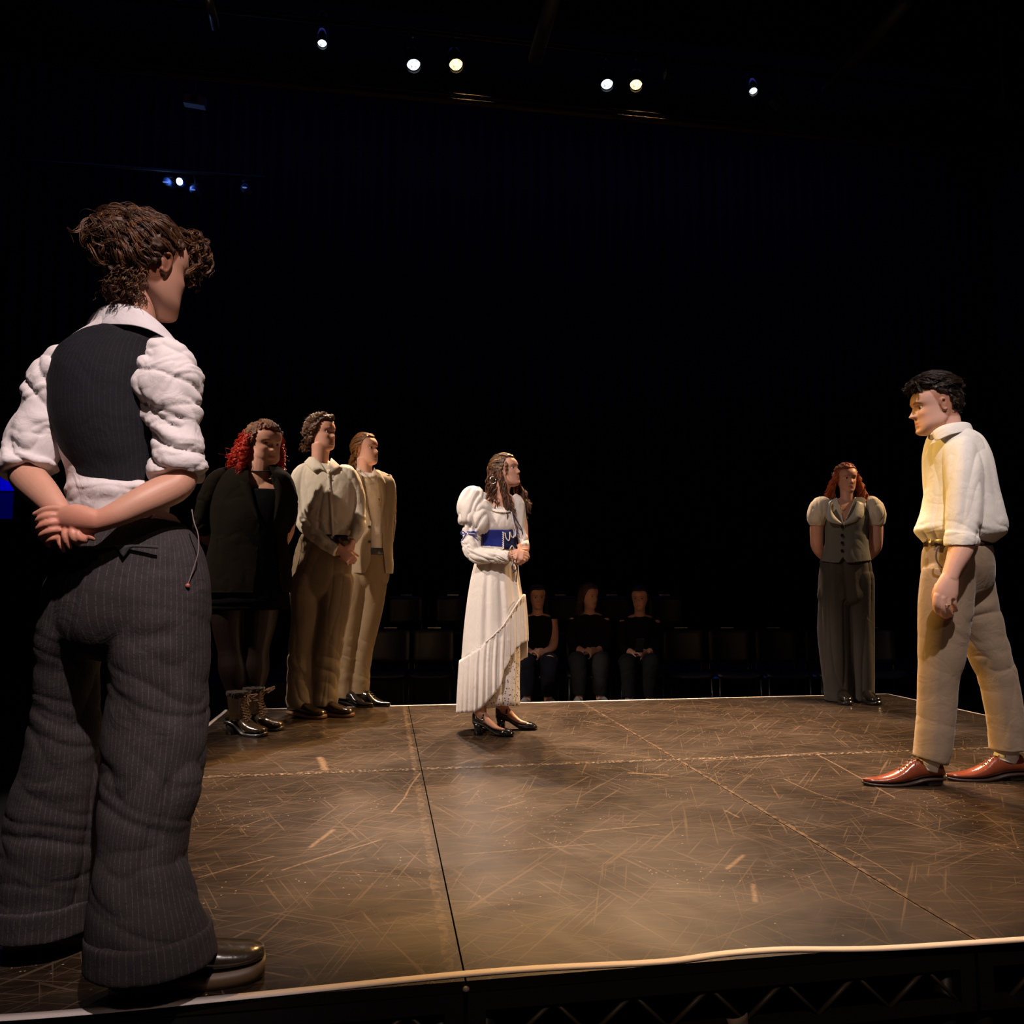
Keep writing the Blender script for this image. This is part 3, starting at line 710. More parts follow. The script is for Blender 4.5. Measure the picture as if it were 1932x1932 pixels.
pipe((-6.99, 10.25, at_y(240, 322, 10.25)[2]), at_y(500, 336, 10.25), .024, 'lighting_bar', 'short bar holding the blue-lit lanterns at the left')
# glowing blue panel at the left edge, low behind the near person
R = root('light_panel', pix(-20, 905, 6.0), 'saturated blue light panel at the left edge behind the elbow', 'light panel'); c = pix(-38, 907, 6.0)
build(MB().box(c, .50, .04, .15, Matrix((R0, F0, Z0)).transposed()), 'lit_screen', mat('blue_screen', (0, 0, .3), .4, emit=(0, 0, 1), estr=.42), R, R.location, flat=True)
build(MB().box(c - Z0 * .19, .50, .04, .20, Matrix((R0, F0, Z0)).transposed()), 'lower_screen', mat('blue_screen_dim', (0, 0, .2), .4, emit=(0, 0, 1), estr=.045), R, R.location, flat=True)
build(MB().tube([c + F0 * .03, c * (1, 1, 0) + F0 * .03], .02, n=8, k=1), 'stand', STEEL, R, R.location)

# ------------------------------------------------------------------ clothes
def fold(fig, amp=.006, f=(14, 14, 6), seed=0, tilt=0, mask=None, pw=1.6, warp=.35, cr=.75):
    """Creases: ridged noise stretched along the cloth, tilted in the picture plane."""
    def fn(co, no):
        q = co - fig.o; q = np.c_[q @ R0, q @ F0, q[:, 2]]
        a = math.radians(tilt); q = np.c_[q[:, 0] * math.cos(a) - q[:, 2] * math.sin(a), q[:, 1], q[:, 0] * math.sin(a) + q[:, 2] * math.cos(a)]
        q = q * f + seed * 7.31
        q = q + np.c_[perlin(q * .7 + 3), perlin(q * .7 + 11), perlin(q * .7 + 19)] * warp * 2
        n = np.abs(perlin(q)) * 2.2; n = n / (1 + .45 * n)   # rounded bulges between narrow creases
        d = amp * (cr * (n ** (.5 * pw) - .62) + (1.1 - cr) * perlin(q * .8 + 9) + .18 * perlin(q * 1.9 + 5))
        if mask is not None: d = d * mask(co)
        return d
    return fn
def both(*fs):
    return lambda co, no: sum(f(co, no) for f in fs)
def pxmap(fig, co):
    """picture column and row of world points (used to place seams, bands and creases measured on the photo)"""
    q = co - CAMP; z = q @ FWD; return 966 + FPX * (q @ R0) / z, 966 - FPX * (q @ UPV) / z
def band(lo, hi, soft, axis=1):
    def fn_(fig):
        return lambda co: sst(lo - soft, lo, pxmap(fig, co)[axis]) * (1 - sst(hi, hi + soft, pxmap(fig, co)[axis]))
    return fn_
def angle_u(fig, rowsets):
    """Running distance around the nearest leg, for stripes that follow the cloth."""
    def fn(co):
        best = np.full(len(co), 1e9); u = np.zeros(len(co))
        for rows in rowsets:
            A = catmull([[*fig.P(*r[:3]), r[3] * fig.s, r[4] * fig.s] for r in rows], 4); A = A[np.argsort(A[:, 2])]
            c = np.array([np.interp(co[:, 2], A[:, 2], A[:, k]) for k in (0, 1, 3, 4)]).T
            rel = co[:, :2] - c[:, :2]; x = rel @ R0[:2]; y = rel @ F0[:2]
            dist = np.hypot(x / c[:, 2], y / c[:, 3]); ang = np.arctan2(x, -y); v = ang * .105
            m = dist < best; best[m] = dist[m]; u[m] = v[m]
        return u
    return fn
def strip(fig, top, bot, k=6, nv=3):
    """Cloth strip between two pixel polylines (px, py, z)."""
    T = catmull([fig.P(*p) for p in top], k); B = catmull([fig.P(*p) for p in bot], k)
    return MB().grid(np.array([T * (1 - v) + B * v for v in np.linspace(0, 1, nv)]), closed_u=False)
def cord(fig, pts, r, k=5, n=8, mb=None):
    return (mb or MB()).tube([fig.P(*p) for p in pts], r, n=n, k=k, round_ends=True)
def button(fig, x, y, z, r, m, parent, d=None, name='button'):
    c = fig.P(x, y, z); d = -F0 if d is None else d
    a = nrm(np.cross(Z0, d)); b = np.cross(d, a)
    t = np.linspace(0, 2 * np.pi, 16, endpoint=False)
    G = np.array([c + d * h + (np.outer(np.cos(t), a) + np.outer(np.sin(t), b)) * rr for rr, h in ((r, -.002), (r, .0012), (r * .8, .002), (r * .7, .0012), (.0005, .0012))])
    return fig.build(MB().grid(G), name, m, parent)
def core_body(fig, hd, mb, neck, torso, arms, legs, feet=()):
    """Everything under the clothes in one skin: trunk, neck, arms, legs."""
    hd.add(mb)
    fig.tube(mb, neck, n=24)
    fig.loft(mb, torso, n=32)
    for a in arms: fig.tube(mb, a, n=18)
    for l in legs: fig.tube(mb, l, n=18)
    return mb
SK1 = skin('skin_warm', (.62, .34, .24)); SK2 = skin('skin_fair', (.72, .44, .34))

def trunks(f, mb, W, legs, n=44, tube=False):
    """Seat and legs of trousers, every piece starting inside the next so that they melt together."""
    w = W[-1]; f.loft(mb, W + [(w[0], w[1] + 14, w[2], w[3] * .62, w[4] * .7), (w[0], w[1] + 24, w[2], w[3] * .25, w[4] * .4)], n=n + 8)
    for L in legs:
        a = L[0]; pre = [(a[0], a[1] - 22, a[2], a[3] * .35, a[4] * .4), (a[0], a[1] - 12, a[2], a[3] * .75, a[4] * .8)]
        if tube: f.tube(mb, [(q[0] , q[1], q[2], q[3], q[4]) for q in pre] + L, n=n, k=5)
        else: f.loft(mb, pre + L, n=n)

# ------------------------------------------------------------------ near person, seen from behind, hands clasped behind the back
def near_person():
    f = Fig('person', 1.88, (240, 1795), 'person in white shirt and dark pinstripe waistcoat seen from behind, hands clasped behind back')
    hd = Head(f.P(283, 507, 0), 151, -4, 2, .228)
    b = MB(); hd.add(b, nose=.55)
    f.tube(b, [(232, 680, 0, 70, 48), (240, 640, 4, 52, 46), (246, 600, 6, 47, 45), (254, 560, 4, 46, 47), (266, 520, 0, 48, 50)], n=28)
    f.loft(b, [(228, 640, 0, 40, 30), (225, 680, 0, 90, 48), (212, 760, 0, 92, 62), (210, 850, 0, 66, 52), (217, 950, 0, 60, 44), (235, 1040, 0, 105, 70), (238, 1140, 0, 115, 78), (236, 1200, 0, 105, 70)], n=32)
    # right arm and left arm, elbows at the sides, hands meeting behind
    f.tube(b, [(312, 690, 5, 34), (330, 760, 15, 34), (338, 830, 25, 30), (344, 885, 35, 29), (334, 915, 50, 29), (300, 932, 75, 30, 27), (262, 950, 100, 27, 24), (225, 968, 120, 23, 19), (196, 980, 130, 20, 16), (172, 986, 134, 20, 15)], n=24)
    f.tube(b, [(118, 700, 5, 30), (92, 760, 15, 32), (68, 830, 25, 30), (50, 885, 35, 30), (56, 905, 50, 32, 28), (78, 928, 75, 29, 25), (98, 950, 98, 24, 20), (116, 972, 110, 20, 15), (128, 990, 114, 19, 13), (138, 1004, 116, 20, 12)], n=24)
    # upper hand: palm and thumb mound towards us, fingers hooked to the left
    f.tube(b, [(182, 984, 134, 20, 15), (160, 980, 136, 23, 16), (140, 977, 136, 24, 15), (122, 978, 134, 21, 13), (110, 982, 130, 16, 11)], n=22, round_ends=True)
    for pts, r in (([(116, 960, 136), (100, 960, 140), (84, 962, 142), (65, 970, 140)], (7.2, 6.4, 5.9, 4.2)),
                   ([(118, 973, 134), (101, 973, 143), (85, 975, 147), (72, 982, 142), (75, 990, 128)], (6.4, 6.3, 6.1, 5.7, 4.8)),
                   ([(119, 987, 132), (103, 986, 145), (87, 989, 150), (73, 997, 145), (77, 1006, 130)], (6.5, 6.4, 6.2, 5.8, 4.8)),
                   ([(120, 1001, 130), (106, 1000, 143), (92, 1003, 148), (78, 1011, 143), (82, 1020, 128)], (6.4, 6.3, 6.1, 5.6, 4.6)),
                   ([(121, 1014, 126), (109, 1014, 138), (99, 1016, 143), (88, 1023, 138), (92, 1030, 124)], (5.6, 5.5, 5.3, 4.9, 4))):
        f.tube(b, [(*p, q) for p, q in zip(pts, r)], n=12, k=4, round_ends=True)
    # lower hand folded inside the upper one
    f.tube(b, [(120, 992, 118, 16, 10), (140, 1003, 122, 19, 12), (158, 1006, 124, 17, 12), (168, 1002, 124, 11, 9)], n=20, round_ends=True)
    for pts, r in (([(117, 1009, 130), (112, 1018, 136), (115, 1029, 136), (120, 1040, 132)], (5.4, 5.4, 5, 4)),
                   ([(134, 993, 130), (123, 1004, 142), (125, 1018, 144), (131, 1033, 138)], (5.6, 6.2, 6, 4.8)),
                   ([(148, 994, 130), (136, 1003, 144), (140, 1016, 145), (148, 1026, 138)], (5.8, 6.4, 6.2, 5)),
                   ([(160, 1000, 128), (147, 1007, 142), (153, 1017, 142), (161, 1021, 134)], (6.2, 6.8, 6.6, 5.2)),
                   ([(150, 1000, 124), (163, 1006, 132), (171, 1013, 134), (177, 1017, 132)], (8, 7, 5.8, 4.2))):
        f.tube(b, [(*p, q) for p, q in zip(pts, r)], n=12, k=4, round_ends=True)
    f.tube(b, [(290, 1150, 5, 62), (285, 1330, 15, 50), (276, 1560, 50, 40), (275, 1730, 70, 30), (272, 1800, 78, 26)], n=20)
    f.tube(b, [(165, 1150, 0, 46), (128, 1270, -14, 36), (123, 1340, -30, 40), (100, 1540, -55, 36), (85, 1690, -72, 28), (78, 1740, -80, 26)], n=20)
    red = lambda co, c, q: c * (1 - .0) if False else c * (1 - np.outer(sst(930, 990, pxmap(f, co)[1]) * (pxmap(f, co)[1] < 1080) * (1 - sst(160, 260, pxmap(f, co)[0])), (0, .20, .22)))
    body = f.build(b, 'body', SK1, voxel=.0028, smooth_it=2, attrs={'tint': hd.tint(scalp=(.35, .25, .2), extra=red)})
    hd.eyes(f)
    # ---- shirt
    WS = fabric('white_cotton_shirt', (.80, .74, .74), .04, .12, 700, 18, sheen=.1)
    s = MB()
    torso = [(238, 606, 6, 52, 46), (236, 618, 4, 62, 50), (232, 636, 2, 92, 54), (226, 660, 0, 112, 60), (214, 700, 0, 112, 72), (208, 760, 0, 108, 80), (207, 830, 2, 93, 76), (212, 900, 4, 80, 66), (219, 925, 8, 90, 73), (222, 950, 6, 90, 70), (232, 985, 5, 105, 72)]
    f.loft(s, torso, n=64)
    RS = [(292, 655, 4, 34, 44), (306, 685, 10, 58, 54), (312, 722, 16, 70, 60), (322, 765, 20, 60, 56), (336, 810, 26, 47, 46), (337, 850, 30, 46, 46), (336, 882, 34, 46, 44), (335, 893, 36, 44, 42)]
    LS = [(136, 670, 4, 22, 36), (112, 694, 8, 38, 48), (94, 735, 12, 40, 50), (90, 775, 16, 40, 46), (76, 812, 22, 50, 46), (62, 848, 28, 50, 46), (54, 878, 34, 46, 42), (52, 888, 36, 44, 40)]
    f.tube(s, RS, n=40, k=5); f.tube(s, LS, n=40, k=5)
    # rolled cuffs, two thick turns each
    f.tube(s, [(338, 864, 34, 50, 49), (336, 876, 36, 53, 51), (334, 890, 38, 52, 50), (333, 902, 40, 47, 46)], n=40)
    f.tube(s, [(58, 866, 32, 52, 48), (54, 876, 34, 55, 50), (52, 886, 36, 54, 49), (52, 894, 38, 47, 43)], n=40)
    arm = lambda co: (lambda x, y: np.maximum(sst(236, 262, x), 1 - sst(100, 125, x)) * sst(630, 660, y) * 1.0 + .35 * sst(900, 925, y))(*pxmap(f, co))
    sh = f.build(s, 'shirt', WS, voxel=.0042, smooth_it=2, disp=both(fold(f, .018, (7, 5, 13), 1, 34, arm, 1.4, .5, .85), fold(f, .006, (13, 10, 27), 3, -26, arm, 1.4, .5, .9)))
    # collar: stands up the neck, folds down and runs to the right front
    c = MB()
    T = [f.P(*p) for p in ((168, 604, -20), (178, 590, 10), (196, 578, 38), (222, 573, 52), (248, 575, 54), (268, 584, 48), (288, 598, 34), (306, 614, 16), (322, 632, -4), (334, 650, -24))]
    B = [f.P(*p) for p in ((160, 620, -34), (166, 614, 8), (186, 614, 50), (220, 614, 66), (252, 616, 67), (280, 623, 60), (302, 633, 46), (322, 645, 28), (342, 655, 6), (352, 664, -18))]
    I = [f.P(*p) for p in ((176, 622, -20), (188, 612, 6), (204, 606, 30), (226, 602, 44), (248, 604, 46), (264, 610, 40), (280, 620, 28), (294, 632, 12), (306, 646, -6), (318, 660, -22))]
    T, B, I = (catmull(q, 5) for q in (T, B, I))
    c.grid(np.array([I, I * .5 + T * .5, T * .9 + I * .1, T + Z0 * .002, T * .85 + B * .15 + -F0 * .003, T * .5 + B * .5, B]), closed_u=False)
    f.build(c, 'collar', fabric('collar_cotton', (.78, .74, .76), .03, .1, 700, 9, sheen=.1), sh, solid=.0025, subsurf=1)
    # ---- waistcoat
    PV = fabric('navy_pinstripe_wool', (.008, .008, .0125), .2, .3, 600, 10, sheen=0, stripe=(.0105, .0014, (.020, .017, .022)))
    v = MB(); vr = [(240, 624, 6, 56, 48), (236, 633, 6, 80, 56), (230, 648, 4, 99, 63), (218, 668, 2, 108, 72), (208, 705, 2, 111, 82), (203, 750, 2, 106, 88), (204, 800, 4, 100, 87), (212, 850, 5, 89, 80), (219, 885, 6, 82, 69), (221, 906, 6, 83, 66), (221, 914, 6, 84, 66)]
    G = f.rings(vr, n=96, k=6); x, y = pxmap(f, G.reshape(-1, 3)); x = x.reshape(G.shape[:2]); y = y.reshape(G.shape[:2])
    v.grid(G, caps=False)
    f.build(v, 'waistcoat', PV, solid=.004, disp=fold(f, .003, (10, 8, 5), 8), attrs={'u': angle_u(f, [vr])})
    # ---- trousers with turn-ups
    PT = fabric('charcoal_pinstripe_cotton', (.034, .029, .030), .25, .5, 420, 12, sheen=0, stripe=(.0118, .0017, (.070, .058, .058)), foldstr=.4)
    W = [(236, 985, 0, 108, 74), (238, 1010, 2, 128, 82), (241, 1050, 4, 143, 92), (243, 1110, 6, 149, 100), (243, 1165, 6, 150, 98), (240, 1205, 4, 146, 86), (238, 1225, 2, 132, 72)]
    RL = [(300, 1090, 6, 84, 88), (298, 1190, 8, 93, 92), (299, 1250, 10, 92, 88), (301, 1300, 14, 87, 84), (297, 1345, 18, 92, 82), (291, 1412, 30, 93, 80), (284, 1480, 42, 92, 76), (272, 1560, 56, 78, 74), (268, 1610, 64, 76, 76), (274, 1690, 76, 90, 86), (281, 1760, 84, 99, 94), (284, 1806, 88, 102, 98)]
    LL = [(170, 1090, 0, 70, 84), (152, 1180, -4, 70, 84), (130, 1245, -12, 54, 74), (125, 1310, -24, 55, 72), (122, 1370, -36, 60, 74), (118, 1430, -44, 68, 76), (106, 1500, -54, 84, 80), (96, 1590, -64, 91, 84), (88, 1680, -74, 90, 88), (84, 1740, -80, 94, 92)]
    t = MB(); trunks(f, t, W, [RL, LL], 56)
    seat = lambda co: np.exp(-((pxmap(f, co)[1] - 1215) / 26) ** 2) * (pxmap(f, co)[0] > 130)
    low = lambda co: .35 + 1.0 * sst(1200, 1330, pxmap(f, co)[1])
    def creases(co, no):
        x, y = pxmap(f, co); d = -.006 * np.exp(-((y - (1200 - .10 * (x - 300))) / 18) ** 2) * sst(215, 260, x) * (1 - sst(320, 345, x))
        d = d - .008 * np.exp(-((x - (338 - .12 * (y - 1300))) / 7) ** 2) * sst(1420, 1500, y) * (1 - sst(1570, 1610, y))
        return d
    tr = f.build(t, 'trousers', PT, voxel=.0046, smooth_it=4, disp=both(fold(f, .012, (9, 7, 2.2), 2, 12, low, 1.7), fold(f, .006, (4.5, 4, 15), 5, 22, low, 1.8), creases), attrs={'u': angle_u(f, [RL, LL])})
    for rows, nm in (([(280, 1748, 83, 100, 95), (281, 1752, 84, 103, 98), (284, 1780, 87, 105, 100), (286, 1806, 89, 107, 102), (286, 1809, 89, 104, 99)], 'turn_up'), ([(86, 1690, -74, 92, 90), (85, 1694, -75, 95, 93), (84, 1720, -79, 97, 95), (84, 1743, -81, 98, 96), (84, 1746, -81, 95, 93)], 'turn_up')):
        q = MB(); f.loft(q, rows, n=64, k=3); f.build(q, nm, PT, tr, voxel=.0046, smooth_it=2, disp=fold(f, .0035, (12, 9, 5), 4), attrs={'u': angle_u(f, [RL, LL])})
    # waistband, back pocket welt with its triangular flap, hanging cord and bead
    wb = strip(f, [(166, 1012, 70), (188, 1006, 79), (220, 1004, 84), (256, 1006, 85), (292, 1014, 80)], [(158, 1034, 78), (186, 1026, 87), (222, 1022, 91), (262, 1024, 91), (300, 1032, 84)], nv=3)
    pw = strip(f, [(180, 1034, 89), (220, 1029, 94), (262, 1028, 94), (298, 1030, 87)], [(180, 1039, 90), (220, 1034, 95), (262, 1033, 95), (298, 1035, 88)], nv=2)
    f.build(pw, 'pocket_welt', fabric('charcoal_welt', (.045, .04, .045), .1), tr, solid=.004)
    tri = MB().grid(np.array([[f.P(218 + (233 - 218) * v, 1029 + 23 * v, 98 + 3 * v) * (1 - u) + f.P(248 - (248 - 233) * v, 1029 + 23 * v, 98 + 3 * v) * u for u in (0, .5, 1)] for v in np.linspace(0, .98, 5)]), closed_u=False)
    f.build(tri, 'pocket_flap', fabric('charcoal_flap', (.035, .032, .036), .1), tr, solid=.004)
    f.build(cord(f, [(362, 962, 40), (366, 985, 44), (374, 1010, 46), (374, 1040, 48), (366, 1070, 50), (354, 1104, 54)], .0014), 'cord', mat('grey_cord', (.22, .17, .16), .8), tr)
    f.build(MB().ball(f.P(354, 1105, 56), (.0055, .004, .0055), 12), 'cord_bead', mat('copper_bead', (.45, .12, .10), .3), tr)
    # ---- shoes
    SH = leather('brown_black_leather', (.035, .024, .016), .25); SO = mat('worn_tan_sole', (.10, .058, .028), .5)
    h = f.P(212, 1830, 84); u = shoe(f, h, 108, .31, .115, 'round', SH, SO, .030, .004, .105)
    h = f.P(12, 1770, -78); u = shoe(f, h, 112, .30, .11, 'round', SH, SO, .028, .004, .105)
    # ---- hair: messy curly knot high at the back, loose front tuft, wispy nape
    H1 = hairmat('brown_curly_hair', (.055, .024, .012), (.44, .21, .095), .38)
    r = np.random.default_rng(11); bun = np.array((-.46, .05, .14))
    line = lambda x, z, y: z > -.36 + .50 * sst(-.34, -.08, x) + .20 * sst(-.05, .24, x)
    def extra(mb):
        mb.ball(hd.w(bun), .17 * hd.H, 20); mb.ball(hd.w(bun + (-.02, .05, -.15)), .16 * hd.H, 18); mb.ball(hd.w(bun + (.05, -.1, .07)), .15 * hd.H, 18)
        mb.ball(hd.w((-.34, .02, -.14)), (.13 * hd.H, .19 * hd.H, .15 * hd.H), 16, M=hd.M.T); mb.ball(hd.w((.34, .02, .27)), (.16 * hd.H, .2 * hd.H, .13 * hd.H), 18, M=hd.M.T)
    cap = hair_cap(f, hd, mat('hair_mass', (.055, .024, .012), .6), thick=lambda u: .025 + .035 * np.clip(u[..., 2], 0, 1), line=line, noise=.02, extra=extra, lump=lambda co, no: .009 * ridged((co - f.o) * 42) - .004)
    g = scalp_dirs(300, r, line); tgt = nrm(np.array((-.78, .05, .42))); K = 18; t = np.linspace(0, 1, K)
    P = np.stack([ELC + slerp(g, tgt, q) * (ELR + .025 + .025 * math.sin(q * 3.1) + .025 * np.clip(g[:, 2:3], 0, 1)) for q in t], 1)
    P = frizz(P, r, .016, 2.6, .2); Q = locks(P, r, 14, .013, .8, fly=.05)
    # knot: tangled loops round the bun
    n = 220; d = r.normal(size=(n, 3)); d /= np.linalg.norm(d, axis=1)[:, None]; e = np.cross(d, r.normal(size=(n, 3))); e /= np.linalg.norm(e, axis=1)[:, None]; b2 = np.cross(d, e)
    ph = r.uniform(0, 6.28, (n, 1, 1)); tt = t[None, :, None]; R = r.uniform(.11, .185, (n, 1, 1)); cc = bun + r.normal(size=(n, 3)) * (.045, .045, .07)
    P2 = cc[:, None] + R * (e[:, None] * np.cos(ph + tt * 4.4) + b2[:, None] * np.sin(ph + tt * 4.4)) * (1 - .15 * tt)
    P2 = frizz(P2, r, .018, 2.5); Q2 = locks(P2, r, 10, .011, .9, fly=.05)
    # front tuft
    n = 120; s0 = np.c_[r.uniform(.12, .33, n), r.uniform(-.26, .22, n), r.uniform(.36, .50, n)]; e1 = s0 + np.c_[r.uniform(.06, .26, n), r.normal(size=n) * .06, r.uniform(-.48, -.10, n)]; mid = (s0 + e1) / 2 + np.c_[r.uniform(.10, .24, n), r.normal(size=n) * .05, r.uniform(.08, .2, n)]
    P3 = (1 - tt) ** 2 * s0[:, None] + 2 * tt * (1 - tt) * mid[:, None] + tt ** 2 * e1[:, None]
    P3 = frizz(P3, r, .04, 2.6, .3); Q3 = locks(P3, r, 12, .012, .5, fly=.08)
    # nape and sideburn wisps
    n = 80; s0 = np.c_[r.uniform(-.44, -.22, n), r.uniform(-.30, .30, n), r.uniform(-.36, -.12, n)]; rr = np.hypot(s0[:, 0] + .08, s0[:, 1] * 1.15); s0[:, :2] = (s0[:, :2] + (.08, 0)) * (.34 / rr)[:, None] - (.08, 0)
    e1 = s0 + np.c_[r.normal(size=n) * .03 + .05, -s0[:, 1] * .1 + r.normal(size=n) * .03, r.uniform(-.20, -.05, n)]
    P4 = s0[:, None] * (1 - tt) + e1[:, None] * tt; P4 = frizz(P4, r, .02, 1.6, .1); Q4 = locks(P4, r, 8, .012, .8, fly=.1)
    # sticking-out wisp behind the knot
    P5 = np.stack([bun + (-.12 - .22 * q, .12 + .05 * q, -.02 + .03 * math.sin(q * 6)) for q in t], 0)[None]; Q5 = locks(P5, r, 26, .013, .4)
    strands(f, hd, np.concatenate([Q, Q2, Q3, Q4, Q5]), H1, .00062, cap)
    return f
near_person()

# ------------------------------------------------------------------ woman in the white dress
def dress_woman():
    f = Fig('person', 4.78, (935, 1384), 'woman in long white dress with blue waist corset, standing mid-stage looking up to the right')
    hd = Head(f.P(955, 889, 0), 62, 10, 0, .206)
    SHOES = ((893, 1386, 76, .240), (936, 1375, 84, .245))
    b = MB(); hd.add(b, nose=.85)
    f.tube(b, [(942, 990, 0, 20, 18), (944, 950, 2, 17, 17), (946, 925, 3, 16, 16), (951, 900, 0, 17, 17)], n=24)
    f.loft(b, [(940, 925, 0, 12, 8), (936, 938, 0, 34, 15), (934, 955, 0, 44, 22), (938, 985, 2, 38, 28), (940, 1020, 0, 29, 22), (940, 1060, 0, 34, 24), (935, 1110, 0, 38, 26)], n=32)
    f.tube(b, [(905, 945, 4, 14), (893, 985, 12, 13), (890, 1020, 20, 13), (898, 1045, 28, 13), (930, 1050, 44, 10), (958, 1047, 54, 8)], n=18)
    f.tube(b, [(972, 945, -4, 12), (984, 985, -2, 11), (986, 1015, 6, 11), (990, 1035, 24, 9), (985, 1046, 36, 8)], n=18)
    for x, z, yk in ((908, 2, 1330), (946, -10, 1318)):
        f.tube(b, [(930 + (x - 930) * .8, 1110, z, 22), (x, 1220, z, 14), (x - 1, 1300, z, 10), (x, yk + 16, z, 10)], n=16)
    wr = f.P(958, 1047, 56)
    d = f.P(990, 1050, 62) - wr
    hand(b, f.P(962, 1046, 56), f.P(990, 1048, 60) - f.P(962, 1046, 56), -F0 * .9 + Z0 * .5, .165, (30, 62, 40), 1, .05, 20, .55)
    hand(b, f.P(982, 1035, 42), f.P(984, 1056, 56) - f.P(978, 1032, 42), R0 * .9 - F0 * .4, .155, (28, 60, 40), -1, .05, 20, .5)
    # feet inside the shoes
    for hx, hy, yaw, L in SHOES:
        g = ground(hx, hy); y = math.radians(yaw); fv = R0 * math.sin(y) - F0 * math.cos(y)
        b.tube([g + fv * x * L + Z0 * z for x, z in ((.10, .28), (.11, .20), (.13, .135), (.26, .100), (.45, .062), (.62, .038), (.82, .026))], [(.036, .038), (.031, .034), (.030, .036), (.030, .028), (.032, .020), (.035, .014), (.028, .010)], n=18, k=4, ref=np.cross(Z0, fv) * .2 + Z0 * .2 + fv)
    f.build(b, 'body', SK1, voxel=.0040, smooth_it=2, attrs={'tint': hd.tint(scalp=(.3, .2, .15), lip=(.80, .40, .38))})
    hd.eyes(f)
    DW = fabric('ivory_cotton', (.80, .74, .68), .04, .12, 500, 12, sheen=.15); LACE = fabric('eyelet_lace', (.82, .76, .72), .05, .3, 500, 20, lace=(62.0, .28, (.18, .13, .10)))
    # bodice, square gathered neckline
    s = MB(); f.loft(s, [(936, 957, 2, 39, 22), (936, 966, 3, 44, 27), (938, 982, 4, 45, 31), (941, 996, 4, 40, 30), (941, 1006, 3, 35, 26), (940, 1016, 2, 31, 24)], n=56)
    # far shoulder sleeve
    FS = [(966, 938, -6, 10, 12), (976, 950, -6, 14, 20), (980, 970, -4, 13, 22), (981, 990, 0, 11, 18), (983, 1003, 4, 9, 12)]
    f.tube(s, FS, n=30)
    f.tube(s, [(984, 1000, 4, 9, 10), (987, 1018, 12, 9, 10), (990, 1032, 26, 9, 9)], n=24)
    # near sleeve: gathered puff, tie, ruched forearm
    f.tube(s, [(912, 929, 4, 14, 14), (900, 940, 8, 28, 26), (896, 958, 12, 32, 32), (899, 978, 16, 33, 34), (899, 992, 18, 29, 30), (895, 1002, 19, 19, 20)], n=44, k=5)
    f.tube(s, [(893, 999, 20, 18, 18), (890, 1015, 24, 18, 17), (889, 1030, 30, 18, 16), (897, 1045, 36, 17, 15), (915, 1048, 44, 15, 14), (940, 1050, 52, 13, 13), (962, 1050, 58, 12, 12)], n=36, k=5)
    puff = lambda co: 1 - sst(925, 940, pxmap(f, co)[0]); ruche = lambda co: sst(1003, 1010, pxmap(f, co)[1]) * 1.0
    bod = lambda co: sst(925, 940, pxmap(f, co)[0]) * (1 - sst(1000, 1010, pxmap(f, co)[1]))
    blouse = f.build(s, 'blouse', DW, voxel=.0042, smooth_it=2, disp=both(fold(f, .026, (15, 13, 4), 1, 12, lambda co: puff(co) * (1 - ruche(co)), 1.5), fold(f, .013, (10, 9, 30), 2, 30, ruche, 1.5, .4, 1.0), fold(f, .006, (22, 16, 3), 3, 8, bod)))
    f.build(strip(f, [(921, 945, 6), (926, 957, 24), (938, 962, 31), (955, 963, 30), (970, 959, 18), (974, 948, 0)], [(919, 948, 8), (925, 961, 27), (938, 966, 34), (955, 967, 33), (971, 963, 20), (976, 951, 2)], 6, 3), 'neckline_frill', DW, blouse, solid=.004, disp=fold(f, .004, (40, 40, 10), 4))
    # blue corset belt with white lacing
    BL = fabric('royal_blue_satin', (.016, .030, .26), .15, .15, 400, 10, rough=.45); NV = fabric('navy_panel', (.012, .018, .10), .2, .2, 400, 10)
    q = MB(); f.loft(q, [(939, 1001, 3, 38, 29), (940, 1004, 3, 37.5, 29), (941, 1016, 2, 33.5, 26), (942, 1030, 2, 33, 26), (942, 1033, 2, 33.5, 26.5)], n=56)
    cor = f.build(q, 'corset', BL, voxel=.004, smooth_it=1)
    pn = strip(f, [(948, 1003, 32), (956, 1001, 30), (964, 999, 26), (971, 998, 18)], [(949, 1035, 29), (957, 1036, 28), (965, 1035, 24), (970, 1034, 17)], 4, 5)
    f.build(pn, 'front_panel', NV, cor, solid=.003)
    lc = MB(); cord(f, [(953, 1006, 33.5), (955, 1015, 33), (960, 1020, 32), (962, 1012, 31), (962, 1004, 31), (965, 1012, 29), (969, 1014, 26), (970, 1004, 23), (968, 999, 24)], .0032, mb=lc)
    for i in range(8): cord(f, [(948, 1004 + i * 4, 33), (950.5, 1006 + i * 4, 34), (948, 1008 + i * 4, 33)], .0028, mb=lc)
    cord(f, [(962, 1036, 30), (966, 1030, 31), (970, 1036, 28), (966, 1040, 32)], .003, mb=lc)
    f.build(lc, 'corset_lacing', mat('white_cord', (.75, .70, .66), .7), cor)
    rb = MB(); RB = mat('navy_ribbon', (.03, .03, .12), .5)
    for pts in ([(966, 966, 30), (971, 984, 30), (977, 1000, 26), (975, 1012, 28)], [(966, 966, 30), (975, 982, 28), (984, 998, 22), (986, 1008, 20)], [(968, 1036, 40), (969, 1058, 54), (966, 1072, 48), (973, 1078, 46)], [(972, 1050, 50), (976, 1070, 48), (975, 1086, 44), (974, 1098, 42)], [(970, 1060, 56), (975, 1072, 50), (969, 1080, 48)]): cord(f, pts, .0030, mb=rb)
    f.build(rb, 'ribbons', RB, blouse)
    wt = MB()
    for pts in ([(965, 966, 31), (969, 985, 31), (973, 1004, 29), (972, 1012, 30)], [(965, 1070, 50), (964, 1062, 54), (970, 1056, 56)]): cord(f, pts, .0034, mb=wt)
